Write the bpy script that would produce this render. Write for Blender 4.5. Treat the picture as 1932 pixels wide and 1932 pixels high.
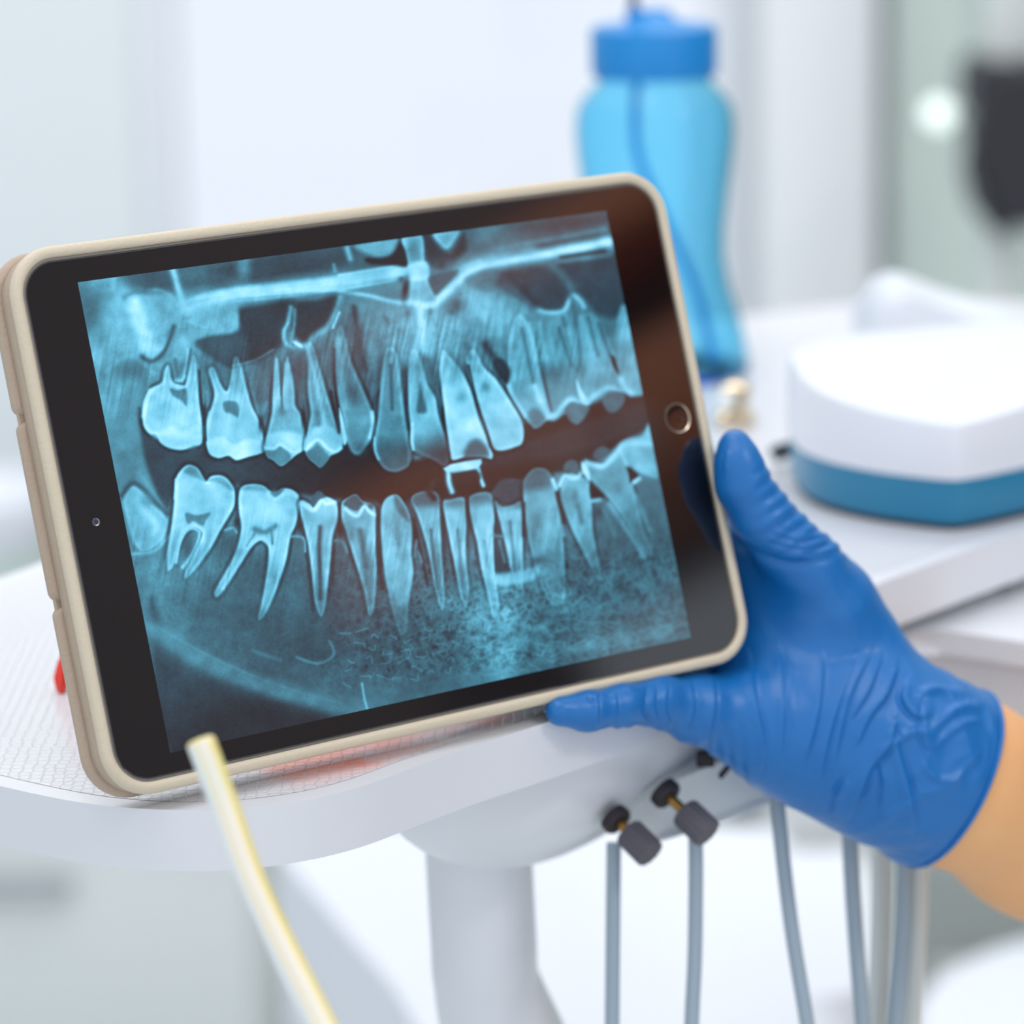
import bpy, bmesh, math, random
import numpy as np
from mathutils import Vector, Matrix

for _o in list(bpy.data.objects): bpy.data.objects.remove(_o)
SC = bpy.context.scene
COL = SC.collection
random.seed(4)

# ---------------------------------------------------------------- camera, world, light, exposure
F_PX = 6500.0                                   # focal length in pixels of the 1932 px frame
PITCH, ROLL = math.radians(14.0), math.radians(1.2)
TRAY_Z = 0.900
CAM = Vector((0, 0, 1.1848))
_f = Vector((0, math.cos(PITCH), -math.sin(PITCH)))
_u0 = Vector((0, math.sin(PITCH), math.cos(PITCH))); _r0 = Vector((1, 0, 0))
CU = math.cos(ROLL)*_u0 + math.sin(ROLL)*_r0
CR = math.cos(ROLL)*_r0 - math.sin(ROLL)*_u0
CF = _f
cam_data = bpy.data.cameras.new('camera')
cam = bpy.data.objects.new('camera', cam_data); COL.objects.link(cam)
_m = Matrix((CR, CU, -CF)).transposed().to_4x4(); _m.translation = CAM
cam.matrix_world = _m
cam_data.sensor_width = 36.0
cam_data.lens = F_PX/1932*36.0
cam_data.clip_start = .05; cam_data.clip_end = 60
cam_data.dof.use_dof = True
cam_data.dof.focus_distance = 0.895
cam_data.dof.aperture_fstop = 8.0
SC.camera = cam
SC.cycles.use_light_tree = False; SC.cycles.max_bounces = 7; SC.cycles.diffuse_bounces = 3; SC.cycles.glossy_bounces = 3; SC.cycles.transmission_bounces = 8; SC.cycles.transparent_max_bounces = 6
SC.cycles.caustics_reflective = False; SC.cycles.caustics_refractive = True

W = bpy.data.worlds.new('daylight'); SC.world = W; W.use_nodes = True
_bg = W.node_tree.nodes['Background']
_bg.inputs['Color'].default_value = (.86, .915, 1.0, 1); _bg.inputs['Strength'].default_value = 1.02

def area(name, loc, target, sx, sy, power, col):
    d = bpy.data.lights.new(name, 'AREA'); d.shape = 'RECTANGLE'; d.size = sx; d.size_y = sy; d.energy = power; d.color = col
    o = bpy.data.objects.new(name, d); COL.objects.link(o); o.location = loc
    o.rotation_euler = (Vector(target)-Vector(loc)).to_track_quat('-Z', 'Y').to_euler()
    return o
area('ceiling_light', (-.35, .75, 2.6), (0, 1.0, .9), 1.2, .6, 8, (1, .97, .93))
area('back_fill_light', (-.2, 2.35, 2.8), (-.1, 3.0, .6), 2.4, .5, 25, (1, .985, .96))  # unseen lamp added to brighten the back wall and pillar
area('side_fill_light', (1.7, -.3, 2.85), (2.3, -.1, 1.2), .6, .6, 26, (1, .97, .93))  # unseen lamp added to brighten what the tablet glass mirrors
SC.view_settings.view_transform = 'Standard'; SC.view_settings.look = 'None'
SC.view_settings.exposure = 0.0; SC.view_settings.gamma = 1.0; SC.view_settings.use_curve_mapping = False

# ---------------------------------------------------------------- helpers
def at(px, py, depth):                          # point of the place seen at a pixel, at a distance along the view axis
    return CAM + CF*depth + CR*((px-966)*depth/F_PX) + CU*((966-py)*depth/F_PX)
def on_z(px, py, z):
    d = CF + CR*((px-966)/F_PX) + CU*((966-py)/F_PX)
    return CAM + d*((z-CAM.z)/d.z)
def on_y(px, py, y):
    d = CF + CR*((px-966)/F_PX) + CU*((966-py)/F_PX)
    return CAM + d*((y-CAM.y)/d.y)
def to_px(p):
    v = Vector(p)-CAM; w = v.dot(CF)
    return 966 + F_PX*v.dot(CR)/w, 966 - F_PX*v.dot(CU)/w, w

def srgb(r, g, b):
    f = lambda c: (c/255/12.92 if c/255 <= .04045 else ((c/255+.055)/1.055)**2.4)
    return (f(r), f(g), f(b), 1)

MATS = {}
def mat(name, col, rough=.5, metal=0, coat=0, bump=None, var=None, sss=0, spec=.5, **kw):
    """procedural principled material; bump=(scale, strength), var=(scale, second colour)"""
    m = bpy.data.materials.new(name); m.use_nodes = True; nt = m.node_tree; b = nt.nodes['Principled BSDF']
    b.inputs['Base Color'].default_value = col; b.inputs['Roughness'].default_value = rough; b.inputs['Metallic'].default_value = metal
    b.inputs['Coat Weight'].default_value = coat; b.inputs['Specular IOR Level'].default_value = spec
    if sss: b.inputs['Subsurface Weight'].default_value = sss; b.inputs['Subsurface Scale'].default_value = .004
    tc = nt.nodes.new('ShaderNodeTexCoord')
    if var:
        n = nt.nodes.new('ShaderNodeTexNoise'); n.inputs['Scale'].default_value = var[0]; n.inputs['Detail'].default_value = 3
        mx = nt.nodes.new('ShaderNodeMix'); mx.data_type = 'RGBA'
        mx.inputs[6].default_value = col; mx.inputs[7].default_value = var[1]
        nt.links.new(tc.outputs['Object'], n.inputs['Vector']); nt.links.new(n.outputs['Fac'], mx.inputs[0]); nt.links.new(mx.outputs[2], b.inputs['Base Color'])
    if bump:
        n = nt.nodes.new('ShaderNodeTexNoise'); n.inputs['Scale'].default_value = bump[0]; n.inputs['Detail'].default_value = 4
        bp = nt.nodes.new('ShaderNodeBump'); bp.inputs['Strength'].default_value = bump[1]; bp.inputs['Distance'].default_value = .001
        nt.links.new(tc.outputs['Object'], n.inputs['Vector']); nt.links.new(n.outputs['Fac'], bp.inputs['Height']); nt.links.new(bp.outputs['Normal'], b.inputs['Normal'])
    for k, v in kw.items(): b.inputs[k.replace('_', ' ')].default_value = v
    MATS[name] = m
    return m

def tag(o, label, cat, group=None, kind=None):
    if label: o['label'] = label
    if cat: o['category'] = cat
    if group: o['group'] = group
    if kind: o['kind'] = kind
    return o
def empty(name, loc):
    o = bpy.data.objects.new(name, None); COL.objects.link(o); o.location = loc; o.empty_display_size = .02
    return o
def link(name, me, m, parent=None, smooth=True):
    if m is not None: me.materials.append(m)
    if smooth:
        me.polygons.foreach_set('use_smooth', [True]*len(me.polygons))
    o = bpy.data.objects.new(name, me); COL.objects.link(o)
    if parent is not None:
        o.parent = parent
        if parent.type == 'EMPTY': o.matrix_parent_inverse = Matrix.Translation(-parent.location)   # meshes are built in world space
    return o
def from_bm(name, bm, m, parent=None, smooth=True, sharp=35):
    bmesh.ops.recalc_face_normals(bm, faces=bm.faces)
    me = bpy.data.meshes.new(name); bm.to_mesh(me); bm.free()
    o = link(name, me, m, parent, smooth)
    if smooth and sharp:
        me.set_sharp_from_angle(angle=math.radians(sharp))
    return o
def prism(outline, z0, z1, bm=None, bevel=0, seg=3, top=True, bot=True):
    """vertical slab over a plan outline of (x, y); bevelled rims"""
    bm = bm or bmesh.new()
    n = len(outline)
    c = [bm.verts.new((p[0], p[1], z0)) for p in outline]; d = [bm.verts.new((p[0], p[1], z1)) for p in outline]
    f = [bm.faces.new((c[i], c[(i+1) % n], d[(i+1) % n], d[i])) for i in range(n)]
    ft = bm.faces.new(d); fb = bm.faces.new(list(reversed(c)))
    if bevel:
        es = []
        if top: es += list(ft.edges)
        if bot: es += list(fb.edges)
        bmesh.ops.bevel(bm, geom=es, offset=bevel, segments=seg, profile=.5, affect='EDGES')
    return bm
def box(bm, c, s, rot=None, bevel=0, seg=2):
    r = bmesh.ops.create_cube(bm, size=1)
    mtx = Matrix.Translation(Vector(c)) @ (rot.to_4x4() if rot is not None else Matrix.Identity(4)) @ Matrix.Diagonal((*s, 1))
    bmesh.ops.transform(bm, matrix=mtx, verts=r['verts'])
    if bevel:
        es = {e for v in r['verts'] for e in v.link_edges}
        bmesh.ops.bevel(bm, geom=list(es), offset=bevel, segments=seg, profile=.5, affect='EDGES')
    return bm
def lathe(prof, n=40, axis=None, origin=(0, 0, 0), bm=None, cap=True):
    """revolve (radius, height) about an axis direction"""
    bm = bm or bmesh.new(); q = Vector((0, 0, 1)).rotation_difference(Vector(axis)) if axis is not None else None
    rings = []
    for r, h in prof:
        ring = []
        for k in range(n):
            a = 2*math.pi*k/n; v = Vector((r*math.cos(a), r*math.sin(a), h))
            if q: v = q @ v
            ring.append(bm.verts.new(v + Vector(origin)))
        rings.append(ring)
    for a, b in zip(rings, rings[1:]):
        for k in range(n): bm.faces.new((a[k], a[(k+1) % n], b[(k+1) % n], b[k]))
    if cap:
        bm.faces.new(list(reversed(rings[0]))); bm.faces.new(rings[-1])
    return bm
def smooth_path(pts, n=8):
    p = [Vector(v) for v in pts]; out = []
    for i in range(len(p)-1):
        a, b, c, d = p[max(i-1, 0)], p[i], p[i+1], p[min(i+2, len(p)-1)]
        for k in range(n):
            t = k/n
            out.append(.5*((2*b) + (c-a)*t + (2*a-5*b+4*c-d)*t*t + (3*b-a-3*c+d)*t**3))
    out.append(p[-1])
    return out
def tube(path, rad, n=16, bm=None, cap=True):
    bm = bm or bmesh.new(); rings = []; up = None
    for i, p in enumerate(path):
        t = (path[min(i+1, len(path)-1)] - path[max(i-1, 0)]).normalized()
        if up is None: up = t.orthogonal().normalized()
        up = (up - t*up.dot(t)).normalized(); s = t.cross(up)
        r = rad(i/(len(path)-1)) if callable(rad) else rad
        rings.append([bm.verts.new(p + (up*math.cos(2*math.pi*k/n) + s*math.sin(2*math.pi*k/n))*r) for k in range(n)])
    for a, b in zip(rings, rings[1:]):
        for k in range(n): bm.faces.new((a[k], a[(k+1) % n], b[(k+1) % n], b[k]))
    if cap: bm.faces.new(list(reversed(rings[0]))); bm.faces.new(rings[-1])
    return bm
def cr2(pts, n=6, closed=True):
    return [tuple(v) for v in crom(pts, closed, n)]

# ---------------------------------------------------------------- x-ray picture shown on the screen
def crom(pts, closed=True, n=4):
    p = np.array(pts, float); m = len(p); out = []
    for i in range(m if closed else m - 1):
        if closed:
            a, b, c, d = p[(i-1) % m], p[i], p[(i+1) % m], p[(i+2) % m]
        else:
            a, b, c, d = p[max(i-1, 0)], p[i], p[i+1], p[min(i+2, m-1)]
        for k in range(n):
            t = k / n
            out.append(.5*((2*b) + (c-a)*t + (2*a-5*b+4*c-d)*t*t + (3*b-a-3*c+d)*t**3))
    if not closed: out.append(p[-1])
    return np.array(out)

def seg_dist(X, Y, P, closed):
    best = np.full(X.shape, 1e18)
    n = len(P)
    for i in range(n if closed else n-1):
        a, b = P[i], P[(i+1) % n]; ex, ey = b - a; L2 = ex*ex + ey*ey + 1e-12
        t = np.clip(((X-a[0])*ex + (Y-a[1])*ey) / L2, 0, 1)
        best = np.minimum(best, (X-a[0]-t*ex)**2 + (Y-a[1]-t*ey)**2)
    return np.sqrt(best)

def inside(X, Y, P):
    r = np.zeros(X.shape, bool); n = len(P)
    for i in range(n):
        x0, y0 = P[i]; x1, y1 = P[(i+1) % n]
        if y0 == y1: continue
        c = ((y0 > Y) != (y1 > Y)) & (X < (x1-x0)*(Y-y0)/(y1-y0) + x0)
        r ^= c
    return r

def vnoise(x, y, seed):
    c, sn = math.cos(.6 + seed), math.sin(.6 + seed)
    p, q = x*c - y*sn, x*sn + y*c
    return .5 + .72*((_vn(p, q, seed) - .5) + (_vn(q*.83 + 3.3, -p*.83 + 7.1, seed + 50) - .5))

def _vn(x, y, seed):
    xi = np.floor(x).astype(np.int64); yi = np.floor(y).astype(np.int64)
    fx = x - xi; fy = y - yi; fx = fx*fx*(3-2*fx); fy = fy*fy*(3-2*fy)
    def h(a, b):
        n = (a*374761393 + b*668265263 + seed*974634777) & 0xffffffff
        n = ((n ^ (n >> 13))*1274126177) & 0xffffffff
        return ((n ^ (n >> 16)) & 0xffff)/65535.0
    return (h(xi, yi)*(1-fx) + h(xi+1, yi)*fx)*(1-fy) + (h(xi, yi+1)*(1-fx) + h(xi+1, yi+1)*fx)*fy

def xray_colours(X, Y):
    L = np.full(X.shape, .46)
    def sel(P, m):
        return np.nonzero((X > P[:, 0].min()-m) & (X < P[:, 0].max()+m) & (Y > P[:, 1].min()-m) & (Y < P[:, 1].max()+m))[0]
    def poly(pts, val, soft=4, a=1.0, edge=0, ew=4, halo=0, smooth=True, grad=None, fade=None):
        P = crom(pts) if smooth else np.array(pts, float)
        k = sel(P, soft*2 + 14); x, y = X[k], Y[k]
        d = seg_dist(x, y, P, True); d = np.where(inside(x, y, P), d, -d)
        m = np.clip(d/(2*soft) + .5, 0, 1); m = m*m*(3-2*m)
        v = val
        if grad is not None:                        # (x0,y0,x1,y1,second value)
            gx, gy = grad[2]-grad[0], grad[3]-grad[1]
            t = np.clip(((x-grad[0])*gx + (y-grad[1])*gy)/(gx*gx+gy*gy), 0, 1); t = t*t*(3-2*t)
            v = val*(1-t) + grad[4]*t
        l = L[k]; fa = 1.0
        if fade is not None:                        # the root melts into the bone towards (x0,y0)
            gx, gy = fade[2]-fade[0], fade[3]-fade[1]
            fa = np.clip(((x-fade[0])*gx + (y-fade[1])*gy)/(gx*gx+gy*gy), .12, 1)
        if halo: l = l*(1 - fa*halo*.8*np.exp(-((d+4)/3.4)**2))
        l = l*(1-m*a*fa) + v*m*a*fa
        if edge: l = l + edge*np.exp(-((d-ew*.7)/ew)**2)*m
        L[k] = l
    def line(pts, val, w, a=1.0):
        P = crom(pts, False); k = sel(P, w*3); x, y = X[k], Y[k]
        g = np.exp(-(seg_dist(x, y, P, False)/w)**2)*a
        L[k] = L[k]*(1-g) + val*g
    def blob(cx, cy, rx, ry, val, a=1.0, ang=0):
        c, s = math.cos(math.radians(ang)), math.sin(math.radians(ang))
        u = ((X-cx)*c + (Y-cy)*s)/rx; v = (-(X-cx)*s + (Y-cy)*c)/ry
        g = np.exp(-(u*u+v*v))*a
        L[:] = L*(1-g) + val*g
    # ---- soft bone fields
    blob(180, 640, 130, 170, .68); blob(270, 620, 120, 90, .74); blob(165, 580, 40, 50, .42)
    blob(240, 800, 90, 120, .5); blob(205, 760, 30, 160, .62, .8); blob(250, 960, 60, 110, .52, .6)
    blob(400, 600, 90, 40, .66); blob(700, 640, 70, 90, .47, .9); blob(800, 620, 70, 90, .7); blob(850, 600, 60, 50, .6, .7)
    blob(930, 600, 80, 60, .66, .9); blob(1010, 640, 90, 60, .58, .8); blob(1130, 660, 90, 70, .5, .9)
    blob(1200, 640, 30, 130, .68, .9); blob(660, 720, 40, 100, .36, .8)
    blob(540, 690, 60, 50, .38, .8); blob(450, 720, 60, 60, .46, .6)
    # ---- top strip above the palate
    poly([(250,500),(700,440),(1160,385),(1165,440),(960,470),(905,480),(820,500),(640,512),(430,540),(330,548),(262,545)], .34, 14)
    poly([(430,500),(650,462),(650,500),(540,520),(470,530),(430,520)], .2, 10, .8)
    blob(460, 490, 14, 45, .62, .8); blob(160, 560, 26, 50, .4, .6); blob(290, 520, 42, 20, .32, .9, -8)
    blob(200, 530, 30, 26, .6, .7); blob(370, 520, 60, 20, .4, .6, -8)
    blob(620, 470, 60, 16, .36, .6, -8); blob(980, 430, 100, 14, .18, .7, -8); blob(930, 440, 60, 30, .55, .6)
    blob(1090, 418, 70, 12, .22, .8, -8); blob(1050, 455, 80, 7, .24, .7, -9)
    line([(935,470),(980,462),(1060,448),(1140,432)], .52, 6, .8)
    line([(655,468),(661,488)], .68, 6, .9); line([(630,500),(632,512)], .6, 4, .7)
    # ---- cavities
    poly([(447,585),(500,572),(556,566),(556,600),(540,630),(533,650),(505,672),(470,684),(430,690),(400,670),(372,648),(402,634),(450,624)], .2, 9)
    poly([(562,570),(600,566),(638,558),(632,592),(615,612),(592,628),(575,646),(560,638),(552,618),(556,595)], .19, 7)
    poly([(372,640),(448,626),(470,660),(440,690),(395,672)], .3, 10)
    poly([(905,530),(960,508),(1060,494),(1160,478),(1178,520),(1188,570),(1160,600),(1128,592),(1098,562),(1078,555),(1066,582),(1034,590),(1000,572),(950,552),(910,545)], .27, 9)
    blob(930, 545, 45, 14, .45, .7, 25); blob(985, 560, 30, 8, .4, .7, 45)
    line([(1040,500),(1062,520),(1078,546)], .45, 9, .8); line([(960,520),(985,545),(1010,572)], .2, 7, .6)
    line([(1018,586),(1035,590),(1062,588),(1074,568),(1082,558),(1094,566),(1102,580)], .78, 5, .9)
    # ---- palate lines
    poly([(345,570),(420,546),(529,533),(622,523),(720,508),(772,500),(772,520),(720,530),(637,546),(529,561),(430,570),(350,590)], .84, 7)
    line([(430,566),(530,558),(610,549)], .6, 3, .6); line([(520,548),(640,534),(740,518)], .92, 3, .5); line([(640,520),(772,498)], .9, 4, .8)
    line([(560,548),(640,546),(770,526)], .95, 4, .6)
    line([(640,548),(690,556),(733,567),(770,572)], .86, 5, .8)
    poly([(650,552),(720,535),(760,530),(765,560),(740,562),(700,552)], .5, 6, .8)
    poly([(345,572),(438,566),(446,622),(402,632),(352,640),(340,600)], .64, 6)
    line([(350,586),(380,572),(440,560)], .85, 8, .7); line([(355,605),(370,612),(385,618)], .75, 4, .5)
    line([(812,574),(830,562),(850,544),(880,514),(908,502),(955,492),(1060,474),(1148,456)], .98, 9)
    line([(850,520),(900,498),(960,478),(1000,472)], .7, 12, .6); line([(860,510),(905,495)], .75, 6, .5)
    poly([(806,525),(830,515),(865,510),(840,540),(822,556),(810,545)], .36, 5)
    poly([(880,525),(925,508),(940,520),(930,540),(900,545),(884,540)], .44, 8, .8)
    line([(1060,486),(1140,474)], .16, 5, .8); line([(1050,494),(1150,481)], .52, 5, .8)
    # ---- nose
    poly([(745,450),(760,448),(772,500),(740,500),(700,498),(690,488),(730,480),(748,468)], .06, 5)
    poly([(795,445),(812,442),(830,470),(850,478),(866,455),(875,440),(880,470),(860,490),(836,505),(812,500),(803,478)], .16, 7)
    blob(840, 500, 30, 16, .45, .7); blob(833, 497, 7, 10, .2, .8)
    poly([(672,462),(748,448),(745,468),(735,482),(710,486),(690,478)], .62, 7); poly([(818,440),(866,434),(858,455),(845,470),(832,464)], .62, 6, edge=.1)
    poly([(758,448),(795,443),(801,490),(806,525),(822,568),(800,575),(774,570),(774,530),(770,500),(765,475)], .66, 4, edge=.06)
    blob(782, 470, 12, 24, .42, .8); poly([(770,500),(805,495),(807,525),(773,528)], .86, 5); blob(765, 545, 6, 22, .1, .95, 8); blob(757, 527, 8, 6, .2, .7)
    line([(775,570),(800,577),(820,572)], .9, 6); line([(790,575),(797,610),(800,660)], .92, 8, .85); line([(780,600),(785,680)], .75, 6, .6)
    blob(768, 590, 5, 8, .4, .7); blob(812, 588, 5, 8, .42, .7); blob(727, 600, 6, 9, .3, .6, -30)
    blob(862, 575, 14, 18, .3, .9); blob(852, 588, 8, 6, .32, .7); blob(880, 572, 8, 10, .4, .6); blob(868,555,5,4,.35,.6)
    blob(900, 560, 30, 22, .74, .6); blob(905, 590, 18, 22, .82, .7)
    # ---- sinus floor arches, lamellae
    line([(549,580),(543,610),(536,625),(538,645),(552,655)], .68, 5, .9); line([(556,585),(555,615),(548,640)], .6, 4, .8)
    line([(552,644),(568,654),(584,648),(600,630),(618,618),(632,590),(642,560)], .66, 6, .9); line([(556,646),(568,653)], .95, 3)
    line([(628,618),(640,590)], .85, 3, .8); line([(440,690),(480,680),(515,660)], .5, 3, .8)
    line([(668,580),(672,610),(680,660),(690,700)], .16, 6, .8); line([(672,620),(678,690),(690,740)], .3, 14, .8)
    line([(690,740),(697,770),(704,760),(716,740)], .25, 7, .7)
    line([(326,508),(336,545),(346,580),(352,592)], .82, 7); line([(345,580),(342,620),(345,650)], .74, 10, .6)
    line([(216,520),(212,545)], .75, 6, .6); line([(280,550),(300,547),(325,560),(335,575)], .75, 4, .5)
    line([(235,560),(255,550),(285,550)], .45, 6, .6)
    # ---- impacted upper molar
    poly([(238,575),(258,562),(272,585),(282,620),(292,644),(308,652),(318,642),(310,660),(297,672),(285,678),(270,664),(258,640),(250,610)], .9, 10)
    blob(295, 575, 22, 14, .6, .7); blob(308, 620, 16, 20, .6, .6, 20)
    line([(268,674),(283,682),(298,676),(312,660),(322,636),(328,616)], .3, 5, .8)
    line([(200,700),(225,680),(250,672),(275,690),(290,704)], .72, 5, .6); blob(240, 700, 36, 18, .4, .8)
    line([(180,650),(172,690)], .75, 8, .4)
    # ---- bite gap
    gap = [(262,770),(290,800),(340,815),(400,825),(500,835),(600,845),(690,835),(715,860),(770,870),(850,850),(990,800),(1110,765),(1200,735),(1215,745),(1226,800),(1180,830),(1100,880),(1000,900),(900,935),(780,940),(640,940),(450,915),(400,905),(330,935),(315,975),(300,940),(284,900),(270,850)]
    poly(gap, .24, 7, grad=(400,880,680,900,.07)); poly([(860,880),(1000,830),(1120,790),(1215,755),(1222,800),(1170,830),(1060,860),(960,880)], .2, 12, .7)  # right part painted lighter for the reflection in the glass
    line([(262,890),(290,935),(318,978)], .58, 7, .7); line([(250,900),(275,950)], .44, 6, .5)
    poly([(640,870),(720,890),(760,915),(770,945),(740,960),(690,940),(630,935),(600,920)], .05, 10)
    # ---- lower jaw base
    poly([(335,1080),(420,1100),(560,1010),(800,1040),(1010,1040),(1130,1000),(1240,960),(1305,1200),(900,1300),(640,1370),(420,1290),(330,1230),(285,1140)], .39, 24)
    blob(560, 1220, 130, 70, .27, .9, -10); blob(500, 1180, 80, 50, .33, .8); blob(640, 1130, 60, 60, .33, .6); blob(640, 1180, 70, 60, .3, .7); blob(420, 1200, 80, 60, .4, .6)
    blob(300, 1100, 50, 80, .52, .7); blob(750, 1260, 120, 50, .36, .5); blob(1200, 1100, 60, 60, .42, .6); blob(1180, 1230, 90, 40, .42, .7, -10)
    blob(1230, 1060, 50, 90, .4, .7); blob(940, 1180, 50, 110, .74, .9); blob(950, 1280, 30, 90, .62, .7); blob(1060, 1140, 60, 60, .56, .6); blob(880, 1130, 90, 40, .55, .5)
    blob(1010, 1060, 40, 30, .62, .6)
    # trabecular texture on bone
    n1 = np.abs(vnoise(X/9., Y/9., 3)*2-1); n2 = np.abs(vnoise(X/5., Y/5.5, 9)*2-1); n3 = vnoise(X/16., Y/16., 5); n4 = vnoise(X/2.6, Y/2.6, 6)
    mk = np.zeros_like(L)
    low = (.25 + .75*np.clip((X-560)/200, 0, 1))*np.clip((Y - (1010 + (X-330)*-.02))/60, 0, 1)*np.clip((1330 + (X-640)*-.12 - Y)/50, 0, 1)
    up = np.exp(-(((X-700)/420)**2 + ((Y-660)/80)**2))*.3
    mk = np.maximum(low, up)
    tr = (.2-n1)*.26 + (.2-n2)*.16 + (n3-.5)*.2 + (.5-n4)*.08
    L += .72*mk*tr*np.clip(L*1.7, .35, 1.1)
    stri = vnoise((X*.98+Y*.2)/6., (Y-X*.2)/50., 21); stri2 = _vn((X*.98+Y*.2)/3.4, (Y-X*.2)/34., 23); L += np.clip(L*2.2-.3, .1, 1)*((stri-.5)*.22+(stri2-.5)*.12)*np.exp(-(((X-820)/440)**2 + ((Y-670)/90)**2))
    # ---- lower border
    poly([(283,1130),(330,1225),(420,1275),(520,1312),(640,1345),(700,1365),(500,1420),(320,1430)], .26, 12, grad=(330,1260,390,1400,.13))
    line([(282,1190),(340,1222),(420,1268),(520,1302),(620,1330),(690,1345)], .47, 20, .9); line([(300,1185),(400,1240),(520,1292),(640,1326)], .5, 3, .6)
    line([(275,1180),(330,1205)], .55, 16, .5)
    line([(560,1240),(600,1252),(630,1235),(622,1210)], .55, 3, .7); line([(478,1228),(530,1246)], .48, 4, .6)
    for i in range(70):
        a = i*2.399; x0 = 640 + (i*83 % 520); y0 = 1195 + (i*47 % 105) - (x0-640)*.12
        line([(x0, y0), (x0+9*math.cos(a)+8, y0+5*math.sin(a)), (x0+16+5*math.cos(2*a), y0+9*math.sin(1.3*a))], .62, 1.7, .45)
    line([(683,1290),(688,1320),(694,1340)], .68, 2.5, .8)
    for x0 in range(1080, 1300, 20): line([(x0-40, 1240-(x0-1080)*.18), (x0+30, 1205-(x0-1080)*.18)], .6, 3, .35)
    # ---- upper teeth
    T = dict(edge=.12, ew=4, halo=.55)
    poly([(1030,640),(1045,600),(1070,592),(1085,640),(1098,700),(1112,745),(1110,764),(1090,768),(1075,775),(1060,785),(1045,794),(1035,785),(1034,740)], .58, 4)
    poly([(1090,600),(1115,590),(1135,612),(1155,655),(1168,705),(1176,735),(1150,745),(1128,752),(1108,762),(1096,745),(1088,705),(1084,640)], .62, 4)
    poly([(1168,590),(1185,585),(1205,690),(1216,740),(1195,748),(1182,740),(1170,722),(1164,690)], .68, 5)
    poly([(958,722),(958,690),(962,640),(974,596),(990,600),(1004,630),(1016,690),(1030,750),(1036,784),(1026,798),(1011,808),(1002,802),(990,786),(977,770),(964,746)], .62, 4, edge=.1, halo=.5, fade=(975, 570, 990, 720))
    for a, b in (((985,620),(1010,740)), ((1055,620),(1078,690)), ((1110,600),(1128,670)), ((1130,610),(1150,670)), ((1062,600),(1090,700))): line([a, b], .3, 4, .55)
    for a, b in (((1040,640),(1052,700)), ((1070,620),(1088,690)), ((1098,600),(1118,670)), ((965,640),(972,720)), ((1018,610),(1034,700)), ((1000,610),(1014,680))): line([a, b], .72, 4, .55)
    blob(1050, 705, 22, 18, .38, .8); blob(1100, 700, 10, 14, .42, .5); line([(1078,560),(1092,640),(1094,690)], .3, 5, .55)
    line([(1010,730),(1022,760),(1036,786)], .88, 7, .9); line([(958,722),(966,748),(990,786)], .85, 4, .9)
    line([(1036,786),(1050,782),(1062,766),(1076,754),(1090,760)], .88, 6, .9); poly([(1088,716),(1098,738),(1112,760),(1102,766),(1094,752),(1089,732)], .95, 3)
    line([(1110,756),(1128,742),(1148,732),(1172,736)], .85, 6, .9); line([(1172,716),(1180,734),(1190,742)], .95, 6, .9)
    poly([(1066,770),(1080,758),(1096,762),(1112,768),(1106,784),(1092,800),(1080,798),(1070,786)], .46, 4); poly([(1136,756),(1148,740),(1168,740),(1180,748),(1174,766),(1160,778),(1146,776)], .44, 4)
    poly([(996,784),(1006,770),(1022,780),(1028,792),(1011,808)], .46, 5, .9)
    poly([(1152,670),(1160,676),(1168,706),(1156,690)], .1, 3); poly([(930,680),(948,678),(962,700),(958,724),(944,715),(934,700)], .16, 5)
    # left molars
    poly([(286,733),(275,755),(269,785),(272,805),(282,818),(296,822),(303,835),(320,845),(345,848),(365,840),(378,838),(382,820),(380,790),(376,760),(374,735),(372,700),(368,672),(362,674),(356,700),(350,725),(338,726),(324,718),(318,690),(310,700),(305,722)], .74, 3, **T, fade=(365, 655, 340, 735))
    poly([(272,800),(282,815),(297,820),(320,803),(345,815),(380,800),(381,835),(345,847),(318,843),(300,830),(285,820)], .84, 6, .8); blob(345, 835, 28, 10, .66, .7)
    poly([(321,733),(336,736),(352,735),(352,765),(342,756),(326,746)], .42, 4)
    line([(283,737),(274,758),(271,785)], .97, 5, .8); line([(330,680),(336,706),(344,690)], .42, 5, .8); line([(355,660),(353,690),(345,716),(332,718)], .78, 4, .8); line([(360,660),(352,705)], .36, 3, .6)
    poly([(405,745),(398,772),(388,802),(389,830),(395,856),(412,864),(432,860),(446,868),(468,862),(490,856),(499,850),(497,825),(488,792),(476,768),(466,735),(456,692),(447,673),(440,680),(436,712),(428,738),(416,724),(404,694),(394,698),(400,722)], .74, 3, **T, fade=(440, 660, 440, 745))
    poly([(392,830),(420,824),(440,838),(470,828),(498,838),(496,852),(468,860),(446,866),(430,858),(412,862),(396,852)], .88, 5, .8); poly([(422,758),(448,760),(449,786),(436,780),(424,776)], .42, 4); line([(392,808),(396,780)], .97, 5, .7); line([(420,700),(430,722)], .45, 8, .5)
    line([(374,690),(381,740),(386,765),(392,758),(390,740)], .62, 4, .7); line([(376,700),(380,760),(386,790),(388,830)], .12, 3, .7); blob(386, 775, 5, 14, .15, .9); line([(478,740),(486,775),(494,782),(503,760)], .65, 4, .6); blob(492, 800, 5, 16, .14, .9); blob(490,745,12,20,.36,.6)
    # premolars
    poly([(512,786),(503,825),(500,846),(505,862),(516,868),(530,879),(545,870),(560,858),(573,848),(577,830),(572,800),(566,780),(557,765),(556,740),(552,710),(547,690),(543,672),(537,690),(533,730),(530,748),(528,715),(526,690),(521,672),(518,700),(515,740),(514,770)], .66, 3, **T, fade=(532, 655, 532, 740))
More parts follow.
